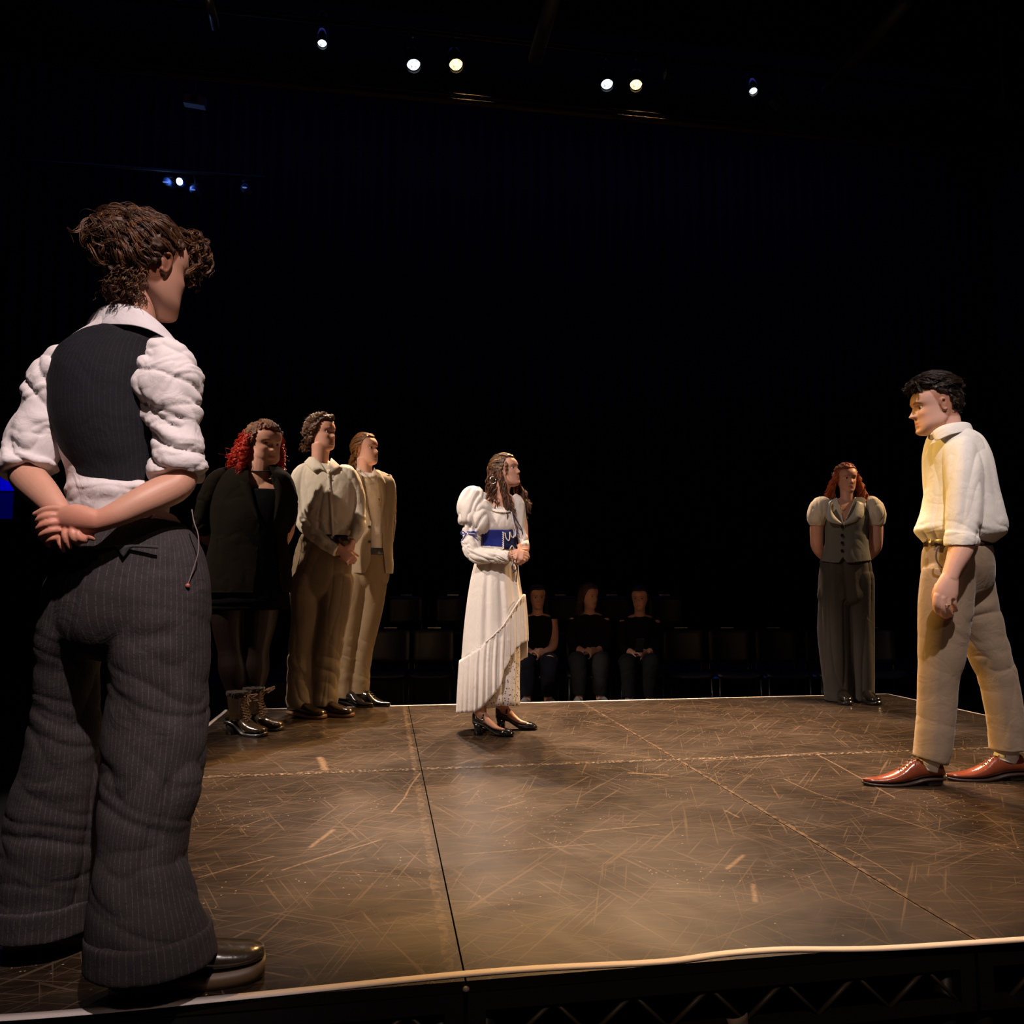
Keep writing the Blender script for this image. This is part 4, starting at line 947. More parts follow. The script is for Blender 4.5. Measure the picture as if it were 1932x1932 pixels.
    f.build(wt, 'pale_ribbons', mat('pale_ribbon', (.55, .52, .60), .6), blouse)
    tie = MB()
    G = [f.P(895 + 19.5 * math.cos(a), 1002 + 1.5 * math.sin(a), 20 + 20 * math.sin(a)) for a in np.linspace(0, 2 * np.pi, 24)]
    tie.tube(G, .003, n=8, k=2)
    for pts in ([(878, 1006, 34), (872, 1002, 38), (870, 1008, 38), (880, 1007, 38)], [(884, 1006, 40), (894, 1002, 42), (898, 1008, 42), (884, 1008, 40)], [(880, 1006, 38), (874, 1016, 36), (869, 1024, 32)], [(888, 1007, 40), (896, 1014, 40), (902, 1020, 38)]): cord(f, pts, .003, mb=tie)
    f.build(tie, 'sleeve_tie', mat('blue_ribbon', (.05, .07, .32), .5), blouse)
    # skirts: lace underskirt, plain overskirt cut away to the right, gathered flounce along its slanting edge
    def panel(rows, n, nv, top, bot, amp, cnt, seed, a0=0, a1=2 * np.pi, t0=0.0):
        """Skirt piece between two hems given over picture columns; the folds deepen downwards."""
        A = catmull(rows, 8); A = A[np.argsort(A[:, 1])]; at = lambda y, k: np.interp(y, A[:, 1], A[:, k])
        a = np.linspace(a0, a1, n); near = np.sin(a) > -.15
        def solve(fn):
            y = np.full(n, 1180.0)
            for _ in range(12): y = .5 * y + .5 * fn(at(y, 0) + at(y, 3) * np.cos(a), near)
            return y
        yt, yb = solve(top), solve(bot); G = []
        for v in np.linspace(0, 1, nv):
            y = yt * (1 - v) + yb * v
            w_ = amp / f.s * (t0 + (1 - t0) * min(1, v * 2.2)) * (np.sin(a * cnt + seed + .7 * np.sin(a * 3 + v) + .4 * v) + .45 * np.sin(a * cnt * 1.73 + 2 + v))
            hw, hd_ = at(y, 3) + w_, at(y, 4) + w_
            G.append([f.P(at(yy, 0) + h * math.cos(q), yy, at(yy, 2) + e_ * math.sin(q)) for yy, h, e_, q in zip(y, hw, hd_, a)])
        return MB().grid(np.array(G), closed_u=False)
    flat = lambda v: (lambda x, near: np.full(len(x), float(v)))
    f.build(panel([(945, 1160, 0, 34, 30), (944, 1240, 0, 35, 35), (941, 1290, 0, 37, 37), (940, 1334, 0, 39, 38)], 200, 16, flat(1165), flat(1332), .007, 9, 0, t0=.5), 'lace_underskirt', LACE, solid=.004)
    cx = lambda pts: (lambda x, near: np.interp(x, [p[0] for p in pts], [p[1] for p in pts]))
    seam = [(862, 1250), (872, 1243), (890, 1232), (905, 1222), (930, 1200), (950, 1180), (975, 1140), (985, 1126), (998, 1112)]
    hemn = [(858, 1346), (895, 1344), (908, 1336), (925, 1318), (944, 1296), (950, 1268), (962, 1244), (972, 1226), (984, 1214), (1000, 1208)]
    hemf = [(858, 1342), (940, 1335), (970, 1262), (984, 1245), (1000, 1236)]
    both_hems = lambda x, near: np.where(near, cx(hemn)(x, near), cx(hemf)(x, near))
    sk = [(939, 1028, 0, 32, 26), (937, 1050, 0, 37, 31), (934, 1085, 0, 43, 38), (934, 1130, 0, 50, 42), (934, 1180, 0, 56, 44), (933, 1230, 0, 59, 46), (932, 1285, 0, 62, 47), (931, 1340, 0, 64, 48)]
    f.build(panel(sk, 260, 30, flat(1030), cx([(x_, y_ + 3) for x_, y_ in seam]), .0050, 12, 1, t0=.12), 'overskirt', DW, solid=.004)
    fl = [(936, 1100, 0, 49, 42), (936, 1125, 0, 54, 44), (935, 1165, 0, 58, 47), (934, 1205, 0, 61, 50), (931, 1250, 0, 64, 51), (930, 1290, 0, 65, 53), (928, 1350, 0, 66, 54)]
    f.build(panel(fl, 420, 20, cx(seam), both_hems, .0050, 33, 2, t0=.5), 'flounce', DW, solid=.004)
    Q = []
    for px in np.linspace(874, 988, 60):
        u = (px - 935) / 58; Q.append(f.P(px, np.interp(px, [p[0] for p in seam], [p[1] for p in seam]) + .8 * math.sin(px * 1.9), 51 * math.sqrt(max(0, 1 - u * u))))
    f.build(MB().tube(Q, .0045, n=8, k=2), 'ruffle_seam', DW)
    # jewellery
    GD = mat('pale_gold', (.8, .55, .25), .25, metal=1); SV = mat('silver', (.8, .8, .8), .2, metal=1)
    e = MB(); c = f.P(930, 906, 20); e.tube([c + R0 * .018 * math.cos(a) + Z0 * .022 * math.sin(a) for a in np.linspace(1.2, 6.6, 16)], .0022, n=8, k=2); e.ball(f.P(930, 896, 21), .004, 10)
    f.build(e, 'earring', SV)
    br = MB(); [br.ball(f.P(964 + 2.0 * math.cos(a), 1049 + 10 * math.sin(a), 58 + 11 * math.cos(a)), .0042, 8) for a in np.linspace(0, 6.28, 18)[:-1]]
    f.build(br, 'bracelet', GD)
    # block-heeled shoes with an instep strap
    PT = leather('black_patent', (.010, .010, .010), .08)
    def jane(hx, hy, yaw, L):
        g = ground(hx, hy); y = math.radians(yaw); fv = R0 * math.sin(y) - F0 * math.cos(y); l = np.cross(Z0, fv)
        mb = MB(); n = 26; q = np.linspace(0, 2 * np.pi, n, endpoint=False); G = []
        for x, hw, z0, z1 in catmull([(0, .020, .062, .125), (.03, .029, .060, .130), (.14, .032, .056, .120), (.30, .031, .044, .088), (.45, .032, .022, .062), (.58, .037, .006, .050), (.72, .041, .002, .046), (.85, .037, .002, .040), (.95, .026, .003, .030), (1.0, .012, .006, .018)], 4):
            c_, s_ = np.cos(q), np.sin(q)
            G.append(g + fv * x * L + np.outer(np.sign(c_) * np.abs(c_) ** .8 * hw, l) + np.outer(z0 + (z1 - z0) * (s_ * .5 + .5), Z0))
        G = np.array(G); 
        # throat opening: the top faces over the instep are left out
        X = (np.arange(G.shape[0]) / 4.0); keep = np.ones((G.shape[0], n), bool)
        for i in range(G.shape[0]):
            for j in range(n):
                if 1.6 < X[i] < 6.2 and math.sin(q[j]) > .35: keep[i, j] = False
        mb.grid(G, keep=keep[:-1]); u = f.build(mb, 'shoe', PT, solid=.004)
        hb = MB(); [None]
        G2 = []
        for z, sc in ((0, .9), (.035, .82), (.066, 1.0)):
            G2.append([g + fv * (.030 + .030 * math.cos(a) * sc) + l * (.027 * math.sin(a) * sc) + Z0 * z for a in np.linspace(0, 2 * np.pi, 18, endpoint=False)])
        hb.grid(np.array(G2)); f.build(hb, 'heel', PT, u)
        sb = MB(); sb.tube([g + fv * (.27 * L) + l * (.036 * math.cos(a)) + Z0 * (.088 + .040 * math.sin(a)) for a in np.linspace(-.1, math.pi + .1, 12)], [(.0055, .002)] * 12, n=8, k=2, ref=Z0)
        f.build(sb, 'strap', PT, u); f.build(MB().ball(g + fv * .27 * L - l * .037 * (1 if (l @ F0) > 0 else -1) + Z0 * .092, .005, 10), 'buckle', SV, u)
    for q_ in SHOES: jane(*q_)
    # hair
    H = hairmat('dark_brown_wavy_hair', (.05, .02, .010), (.36, .13, .055), .5); r = np.random.default_rng(5)
    line = lambda x, z, y: z > -.20 + .56 * sst(-.10, .22, x)
    bn = np.array((-.50, .08, .16))
    cap = hair_cap(f, hd, mat('hair_mass_brown', (.045, .020, .011), .6), thick=.03, line=line, noise=.02, extra=lambda mb: mb.ball(hd.w(bn), .13 * hd.H, 16), lump=lambda co, no: .006 * ridged((co - f.o) * 45) - .003)
    K = 22; t = np.linspace(0, 1, K); tt = t[None, :, None]
    g = scalp_dirs(150, r, line); g = g[g[:, 2] > .1]
    P = np.stack([ELC + slerp(g, nrm(np.array((-.85, .1, .15))), q) * (ELR + .03 + .02 * math.sin(3 * q)) for q in t], 1); A = locks(frizz(P, r, .010, 2), r, 12, .012, .8, fly=.03)
    n = 70; d = r.normal(size=(n, 3)); d /= np.linalg.norm(d, axis=1)[:, None]; e = np.cross(d, r.normal(size=(n, 3))); e /= np.linalg.norm(e, axis=1)[:, None]; b2 = np.cross(d, e); ph = r.uniform(0, 6.28, (n, 1, 1))
    B = locks(frizz(bn + .13 * (e[:, None] * np.cos(ph + tt * 4.4) + b2[:, None] * np.sin(ph + tt * 4.4)), r, .015, 2), r, 10, .012)
    # falling lengths: behind the near ear, down the back and over both shoulders to the chest
    def fall(n, sx, sy, sz, ex, ey_, ez, out, kids=14, amp=.035, sp=.014):
        s0 = np.c_[r.uniform(*sx, n), r.uniform(*sy, n), r.uniform(*sz, n)]; e1 = np.c_[r.uniform(*ex, n), r.uniform(*ey_, n), r.uniform(*ez, n)]
        mid = np.c_[s0[:, 0] * .6 + e1[:, 0] * .4 + out[0], s0[:, 1] * .6 + e1[:, 1] * .4 + out[1], (s0[:, 2] + e1[:, 2]) / 2]
        P = (1 - tt) ** 2 * s0[:, None] + 2 * tt * (1 - tt) * mid[:, None] + tt ** 2 * e1[:, None]
        return locks(frizz(P, r, amp, 2.6, .3), r, kids, sp, .6, fly=.05)
    C = [fall(46, (-.45, -.12), (-.36, -.18), (-.25, .15), (-.62, -.2), (-.5, -.2), (-1.2, -.9), (-.14, -.08), 16, .05), fall(40, (-.45, -.25), (-.2, .3), (-.2, .15), (-.72, -.4), (-.2, .3), (-1.05, -.8), (-.12, 0), 14, .05),
         fall(26, (-.10, .05), (-.37, -.30), (-.2, .05), (-.05, .25), (-.42, -.2), (-1.5, -1.15), (.0, -.06)), fall(36, (-.1, .08), (.30, .38), (-.2, .1), (.10, .42), (.2, .5), (-1.45, -1.0), (.05, .06)),
         fall(6, (.16, .24), (-.30, -.26), (.15, .30), (.10, .2), (-.36, -.3), (-.25, -.1), (.04, -.04), 10, .015, .01)]
    strands(f, hd, np.concatenate([A, B] + C), H, .0010, cap)
dress_woman()

# ------------------------------------------------------------------ shared hair builders
def falls(r, K, n, sx, sy, sz, ex, ey_, ez, out, kids=14, amp=.03, sp=.014, freq=2.4, fly=.04, tip=.6):
    t = np.linspace(0, 1, K); tt = t[None, :, None]
    s0 = np.c_[r.uniform(*sx, n), r.uniform(*sy, n), r.uniform(*sz, n)]; e1 = np.c_[r.uniform(*ex, n), r.uniform(*ey_, n), r.uniform(*ez, n)]
    mid = np.c_[s0[:, 0] * .55 + e1[:, 0] * .45 + out[0], s0[:, 1] * .55 + e1[:, 1] * .45 + out[1], (s0[:, 2] + e1[:, 2]) / 2 + .05]
    P = (1 - tt) ** 2 * s0[:, None] + 2 * tt * (1 - tt) * mid[:, None] + tt ** 2 * e1[:, None]
    return locks(frizz(P, r, amp, freq, .3), r, kids, sp, tip, fly=fly)
def combed(r, K, n, tgt, line, lift=.03, arch=.02, kids=14, amp=.010, freq=2, sp=.012, tmax=1.0, fly=.02, tip=.8, lo=None):
    g = scalp_dirs(n, r, line)
    if lo is not None: g = g[g[:, 2] > lo]
    t = np.linspace(0, tmax, K)
    tg = tgt(g) if callable(tgt) else nrm(np.array(tgt, float))
    P = np.stack([ELC + slerp(g, tg, q) * (ELR + lift + arch * math.sin(3 * q)) for q in t], 1)
    return locks(frizz(P, r, amp, freq), r, kids, sp, tip, fly=fly)

# ------------------------------------------------------------------ red-haired woman in black blazer
def red_woman():
    f = Fig('person', 4.92, (465, 1376), 'red curly-haired woman in black blazer, choker and black lace-up boots')
    hd = Head(f.P(500, 838, 0), 48, -10, 0, .262, 1.12)
    b = MB(); hd.add(b, jaw=.25, chin=.01, nose=.8)
    f.tube(b, [(480, 950, 0, 44, 30), (485, 912, 2, 36, 27), (489, 886, 3, 28, 25), (494, 860, 0, 26, 26)], n=24)
    f.loft(b, [(488, 885, 0, 18, 12), (482, 902, 0, 50, 22), (476, 930, 2, 66, 30), (474, 980, 4, 68, 38), (470, 1040, 2, 66, 42), (468, 1100, 0, 72, 44), (466, 1130, 0, 62, 40)], n=32)
    f.tube(b, [(412, 915, 0, 18), (394, 960, -6, 17), (388, 1000, -12, 17), (400, 1020, -20, 15), (425, 1045, -32, 12), (445, 1062, -40, 9)], n=18)
    f.tube(b, [(540, 915, 0, 14), (545, 960, -8, 14), (540, 1005, -18, 14), (520, 1035, -30, 12), (480, 1060, -40, 9)], n=18)
    for k, (pts, w_) in enumerate((([(438, 1120, 4), (432, 1175, 6), (436, 1225, 6), (441, 1262, 4), (447, 1305, 2), (449, 1345, 2)], (37, 31, 24, 27, 19, 15)), (([(494, 1120, -2), (490, 1175, -4), (484, 1225, -6), (482, 1262, -8), (479, 1305, -10), (478, 1340, -10)], (36, 30, 23, 25, 17, 14))))):
        f.tube(b, [(*p, q) for p, q in zip(pts, w_)], n=24)
    hand(b, f.P(440, 1060, -40), R0 + Z0 * -.2, F0, .16, (30, 40, 30), 1)
    tights = lambda co, c, q: np.where((pxmap(f, co)[1] > 1085)[:, None], np.array((.018, .012, .013)), c)
    f.build(b, 'body', SK1, voxel=.0045, smooth_it=2, attrs={'tint': hd.tint(scalp=(.35, .12, .08), lip=(.66, .34, .33), extra=tights)}); hd.eyes(f)
    BK = fabric('black_blazer_wool', (.0075, .0055, .0035), .2, .2, 500, 12, sheen=.0, rough=.95, spec=.08); BD = fabric('black_dress_cloth', (.003, .003, .004), .2, .1, 500, 12, sheen=0, rough=.95, spec=.08)
    f.build(MB().grid(f.rings([(480, 925, 10, 48, 28), (476, 945, 12, 60, 33), (474, 985, 12, 62, 40), (472, 1040, 8, 62, 44), (470, 1100, 4, 72, 47), (468, 1142, 2, 78, 48)], n=64)), 'dress', BD, disp=fold(f, .006, (9, 9, 3), 1))
    s = MB(); J = [(488, 876, -2, 28, 20), (484, 886, 0, 50, 26), (479, 902, 2, 70, 34), (475, 935, 4, 76, 40), (473, 975, 6, 74, 46), (470, 1015, 5, 70, 48), (468, 1060, 3, 78, 50), (464, 1100, 2, 84, 52), (462, 1118, 2, 84, 52)]
    G = f.rings(J, n=240, k=14); x, y = pxmap(f, G.reshape(-1, 3)); x = x.reshape(G.shape[:2]); y = y.reshape(G.shape[:2]); near = ((G - f.P(475, 980, 0)) @ -F0) > -.01
    lo_, hi_ = np.interp(y, [880, 930, 990, 1050, 1118], [468, 474, 490, 486, 478]), np.interp(y, [880, 925, 990, 1050, 1118], [508, 520, 516, 524, 530])
    s.grid(G, caps=False, keep=(~(near & (x > lo_) & (x < hi_)))[:-1])
    jk = f.build(s, 'blazer', BK, solid=.008, disp=fold(f, .008, (8, 8, 5), 3, 20))
    sl = MB(); f.tube(sl, [(434, 892, 2, 14, 20), (415, 908, 2, 23, 26), (400, 940, 0, 25, 27), (392, 970, -4, 24, 26), (386, 995, -10, 21, 23), (388, 1008, -14, 19, 20)], n=36)
    f.build(sl, 'sleeve', BK, jk, voxel=.006, disp=fold(f, .013, (9, 8, 15), 5, 30, lambda co: .15 + sst(905, 950, pxmap(f, co)[1])))
    sl = MB(); f.tube(sl, [(522, 892, 0, 13, 18), (537, 912, -2, 17, 22), (544, 950, -6, 18, 22), (542, 985, -14, 17, 20), (532, 1015, -24, 16, 18)], n=36)
    f.build(sl, 'sleeve', BK, jk, voxel=.006, disp=fold(f, .009, (9, 8, 15), 6, -30, lambda co: .15 + sst(905, 950, pxmap(f, co)[1])))
    for A_, B_ in (([(474, 884, 20), (470, 900, 34), (476, 930, 46), (490, 985, 54)], [(462, 884, 18), (452, 905, 38), (462, 935, 48), (488, 985, 56)]), ([(504, 884, 16), (512, 905, 28), (520, 935, 38), (516, 985, 48)], [(514, 886, 14), (526, 905, 30), (532, 935, 38), (520, 985, 48)])):
        f.build(strip(f, A_, B_, 5, 3), 'lapel', BK, jk, solid=.005)
    f.build(MB().tube([f.P(489 + 28.5 * math.cos(a), 886 + 3.5 * math.sin(a), 3 + 26.5 * math.sin(a)) for a in np.linspace(0, 2 * np.pi, 28)], [(.004, .012)] * 28, n=8, k=1, ref=F0), 'choker', mat('black_velvet', (.006, .005, .006), .9))
    f.build(MB().grid(f.rings([(466, 1112, 2, 66, 46), (466, 1128, 2, 72, 47), (466, 1150, 2, 76, 48)], n=64)), 'skirt', BD)
    # lace-up heeled boots
    BT = leather('bronze_black_leather', (.040, .024, .013), .2, 60); BS = leather('boot_sole', (.015, .012, .010), .4); LC = mat('boot_lace', (.20, .12, .07), .7)
    for hx, hy, yaw, sx in ((428, 1384, 70, 449), (458, 1374, 74, 478)):
        def shaft(mb, h, fv, l):
            c = h + fv * .075; mb.tube([c + Z0 * .08, c + fv * -.005 + Z0 * .13, c - fv * .008 + Z0 * .18, c - fv * .008 + Z0 * .225], [(.052, .045), (.052, .044), (.058, .048), (.062, .052)], n=24, k=3, ref=l)
        h = ground(hx, hy); u = shoe(f, h, yaw, .27, .10, 'round', BT, BS, .016, .062, .10, laces=LC, shaft=shaft, name='boot')
        y_ = math.radians(yaw); fv = R0 * math.sin(y_) - F0 * math.cos(y_); l = np.cross(Z0, fv); lb = MB(); rr = np.random.default_rng(hx)
        for i in range(9):
            z = .095 + .016 * i; cx_ = h + fv * (.155 - .03 * min(1, i / 4)) + Z0 * z
            for sg in (1, -1): lb.tube([cx_ + l * sg * .026 - fv * .010, cx_ + fv * .006 + Z0 * .006, cx_ - l * sg * .026 - fv * .010 + Z0 * .013], .0024, n=6, k=3)
        c_ = h + fv * .14 + Z0 * .225
        for k in range(7):
            d = rr.normal(size=3) * (.022, .022, .016); lb.tube([c_, c_ + d, c_ + d * 1.5 + fv * .01, c_ + d * .6 - Z0 * .02], .002, n=6, k=4)
        f.build(lb, 'shaft_laces', LC, u)
        cf = MB().tube([h + fv * .066 + Z0 * .215, h + fv * .066 + Z0 * .245], [(.064, .054), (.068, .058)], n=28, k=3, ref=l); f.build(cf, 'boot_cuff', fabric('fuzzy_cuff', (.02, .014, .010), .4, 1, 200, 60), u, voxel=.004, disp=fold(f, .008, (60, 60, 60), 2))
    H = hairmat('bright_red_curls', (.45, .035, .015), (.95, .14, .06), .4); HB = hairmat('light_brown_top', (.13, .055, .022), (.42, .22, .10), .4); r = np.random.default_rng(21)
    line = lambda x, z, y: z > -.20 + .58 * sst(-.10, .22, x)
    cap = hair_cap(f, hd, mat('hair_mass_red', (.13, .035, .014), .6), thick=.035, line=line, noise=.03, lump=lambda co, no: .010 * ridged((co - f.o) * 40) - .004)
    strands(f, hd, combed(r, 20, 240, (-.8, .0, .25), line, .035, .03, 14, .014, 3, .014, fly=.03, lo=.2), HB, .0013, cap, 'top_strands')
    C = [falls(r, 26, 150, (-.46, -.12), (-.40, .40), (-.15, .28), (-.72, -.25), (-.55, .20), (-.98, -.4), (-.16, -.05), 10, .055, .016, 4.5, .06), falls(r, 26, 40, (-.12, .0), (-.42, -.34), (-.1, .2), (-.12, .12), (-.52, -.36), (-1.0, -.6), (.02, -.10), 10, .05, .014, 4.5, .05),
         falls(r, 26, 14, (-.05, .12), (.34, .40), (-.1, .25), (.0, .15), (.36, .46), (-.75, -.4), (.0, .05), 8, .04, .012, 4, .05)]
    strands(f, hd, np.concatenate(C), H, .0015, cap, 'curls')
red_woman()

# ------------------------------------------------------------------ curly-haired man in cream shirt
def curly_man():
    f = Fig('person', 5.38, (600, 1352), 'curly brown-haired man in cream shirt, hands clasped in front over olive trousers')
    hd = Head(f.P(609, 819, 0), 60, 2, 0, .238, .94)
    b = MB(); hd.add(b, jaw=.1, chin=.012)
    f.tube(b, [(600, 915, 0, 22, 20), (602, 885, 2, 18, 18), (604, 862, 2, 16, 17), (606, 840, 0, 18, 19)], n=24)
    f.loft(b, [(604, 868, 0, 14, 10), (606, 884, 0, 38, 16), (612, 915, 2, 48, 24), (618, 960, 2, 46, 27), (618, 1010, 2, 40, 25), (610, 1060, 0, 44, 26), (606, 1090, 0, 42, 26)], n=32)
    f.tube(b, [(570, 900, 4, 13), (566, 945, 6, 12), (573, 985, 10, 12), (592, 1008, 22, 10), (618, 1030, 36, 8), (640, 1042, 44, 7)], n=16)
    f.tube(b, [(664, 900, -4, 12), (676, 945, -2, 11), (678, 988, 6, 11), (674, 1008, 18, 9), (664, 1022, 28, 7)], n=16)
    hand(b, f.P(642, 1036, 45), (R0 * .8 - Z0 * .75), -F0 * .9 + R0 * .3 + Z0 * .3, .19, (30, 55, 35), 1, .08, 15, .45)
    hand(b, f.P(664, 1026, 34), (-R0 * .25 - Z0 * 1 - F0 * .2), -F0 * .5 + R0 * .9, .18, (30, 50, 40), -1, .08, 20, .5)
    for p in ([(588, 1080, 2, 24), (574, 1180, 2, 17), (566, 1290, 4, 12), (568, 1335, 6, 11)], [(628, 1080, 0, 24), (624, 1180, -2, 17), (612, 1290, -4, 12), (612, 1330, -4, 11)]): f.tube(b, p, n=16)
    f.build(b, 'body', SK1, voxel=.0045, smooth_it=2, attrs={'tint': hd.tint(scalp=(.3, .2, .13))}); hd.eyes(f)
    CS = fabric('cream_shirt_cotton', (.66, .60, .48), .04, .12, 500, 13); s = MB()
    f.loft(s, [(603, 876, 1, 26, 18), (606, 884, 2, 42, 23), (612, 905, 3, 57, 28), (616, 940, 4, 57, 31), (618, 975, 4, 52, 31), (619, 1000, 4, 46, 29), (618, 1016, 4, 42, 27)], n=56)
    f.tube(s, [(584, 882, 3, 9, 14), (573, 888, 3, 15, 18), (567, 904, 5, 19, 20), (565, 930, 6, 18, 19), (568, 960, 8, 17, 17), (575, 985, 12, 17, 16), (592, 1008, 24, 15, 15), (615, 1026, 38, 12, 12), (636, 1041, 46, 10.5, 10)], n=32)
    f.tube(s, [(642, 884, -2, 8, 13), (655, 890, -2, 13, 17), (665, 908, -4, 15, 18), (674, 935, -4, 14, 17), (677, 965, 0, 13, 15), (678, 988, 8, 13, 14), (672, 1006, 20, 12, 12), (664, 1020, 30, 10, 10)], n=32)
    sh = f.build(s, 'shirt', CS, voxel=.005, smooth_it=2, disp=both(fold(f, .008, (9, 8, 4), 4, 14), fold(f, .009, (10, 8, 17), 5, 34, lambda co: sst(965, 985, pxmap(f, co)[1]))))
    f.build(strip(f, [(580, 866, -6), (584, 862, 10), (592, 863, 18), (598, 867, 21), (606, 875, 24), (616, 890, 28)], [(574, 872, -4), (577, 877, 16), (590, 888, 31), (594, 889, 32), (604, 884, 31), (616, 892, 30)], 2, 4), 'collar', CS, sh, solid=.003)
    f.build(strip(f, [(616, 890, 28), (621, 874, 20), (625, 864, 4)], [(618, 894, 31), (634, 888, 26), (645, 882, 12)], 5, 4), 'collar', fabric('striped_collar_cotton', (.45, .40, .32), .3, .2, 300, 10), sh, solid=.003)
    for k, y_ in enumerate((900, 922, 946, 970, 992)): button(f, 621 + k * 1.1, y_, 33.5, .0055, mat('horn_button', (.22, .15, .10), .3), sh)
    f.build(strip(f, [(617, 886, 30), (620, 930, 34), (624, 985, 35), (626, 1012, 32)], [(622, 886, 29), (626, 930, 33), (629, 985, 34), (631, 1012, 31)], 6, 2), 'button_placket', CS, sh, solid=.003)
    f.build(strip(f, [(640, 919, 29), (656, 921, 19)], [(640, 922, 29), (656, 924, 19)], 3, 2), 'chest_pocket', fabric('pocket_edge', (.35, .29, .22), .1), sh, solid=.003)
    TR = fabric('olive_khaki_cotton', (.20, .145, .085), .15, .4, 350, 12)
    W = [(613, 1008, 4, 44, 28), (611, 1022, 4, 49, 30), (609, 1050, 3, 55, 33), (606, 1090, 2, 57, 35), (604, 1115, 2, 55, 32)]
    LL = [(580, 1090, 4, 31, 33), (578, 1120, 4, 31, 33), (577, 1160, 4, 27, 29), (571, 1200, 5, 25, 27), (566, 1245, 6, 23, 26), (566, 1290, 6, 25, 27), (567, 1322, 8, 27, 29), (568, 1334, 8, 26, 28)]
    RL = [(634, 1090, 0, 33, 33), (633, 1120, 0, 33, 33), (630, 1160, -2, 29, 30), (622, 1200, -3, 27, 28), (615, 1245, -5, 28, 27), (612, 1290, -6, 26, 27), (611, 1318, -6, 27, 29), (611, 1330, -6, 26, 28)]
    t = MB(); trunks(f, t, W, [LL, RL], 40)
    kn = lambda co: .4 + 1.2 * sst(1190, 1215, pxmap(f, co)[1]) 
    tr = f.build(t, 'trousers', TR, voxel=.005, smooth_it=5, disp=both(fold(f, .010, (9, 8, 2.0), 7, 8), fold(f, .010, (4, 4, 9), 8, 32, kn)))
    f.build(MB().grid(f.rings([(614, 1010, 4, 45, 29), (614, 1014, 4, 46, 30), (614, 1021, 4, 47.5, 31), (613, 1024, 4, 47, 30)], n=48)), 'belt', leather('black_belt', (.012, .010, .009), .55))
    f.build(strip(f, [(636, 1011, 30), (644, 1012, 26)], [(636, 1022, 31), (644, 1023, 27)], 2, 2), 'belt_buckle', mat('dark_steel_buckle', (.12, .11, .10), .5, metal=1), solid=.005)
    f.build(cord(f, [(562, 1040, 24), (566, 1046, 27), (563, 1060, 27), (559, 1078, 25)], .003), 'pocket_seam', fabric('seam_khaki', (.30, .22, .13), .1), tr)
    SH = leather('bronze_black_shoe', (.035, .022, .012), .16); SO = mat('brown_sole', (.16, .08, .035), .5)
    shoe(f, f.P(546, 1358, 8), 62, .30, .105, 'round', SH, SO, .018, .014, .09, laces=mat('dark_lace', (.02, .015, .012), .6))
    shoe(f, f.P(592, 1354, -6), 66, .31, .105, 'round', SH, SO, .018, .014, .09, laces=mat('dark_lace', (.02, .015, .012), .6))
    H = hairmat('curly_brown_hair', (.07, .030, .013), (.38, .19, .085), .4); r = np.random.default_rng(31)
    line = lambda x, z, y: z > -.30 + .36 * sst(-.22, -.02, x) + .32 * sst(-.02, .20, x)
    cap = hair_cap(f, hd, mat('hair_mass_curly', (.08, .036, .016), .6), thick=.065, line=line, noise=.06, ns=9, lump=lambda co, no: .010 * ridged((co - f.o) * 48) - .004)
    C = [combed(r, 20, 190, (-.75, .0, -.2), line, .075, .04, 10, .036, 4, .014, .55, .05, .9), combed(r, 20, 80, (.55, -.5, .55), line, .07, .06, 10, .03, 3, .012, .4, .05, .9, lo=.5),
         falls(r, 20, 80, (-.46, -.20), (-.34, .34), (-.25, .0), (-.55, -.30), (-.40, .40), (-.50, -.34), (-.08, 0), 9, .035, .013, 3, .05)]
    strands(f, hd, np.concatenate(C), H, .0013, cap)
curly_man()

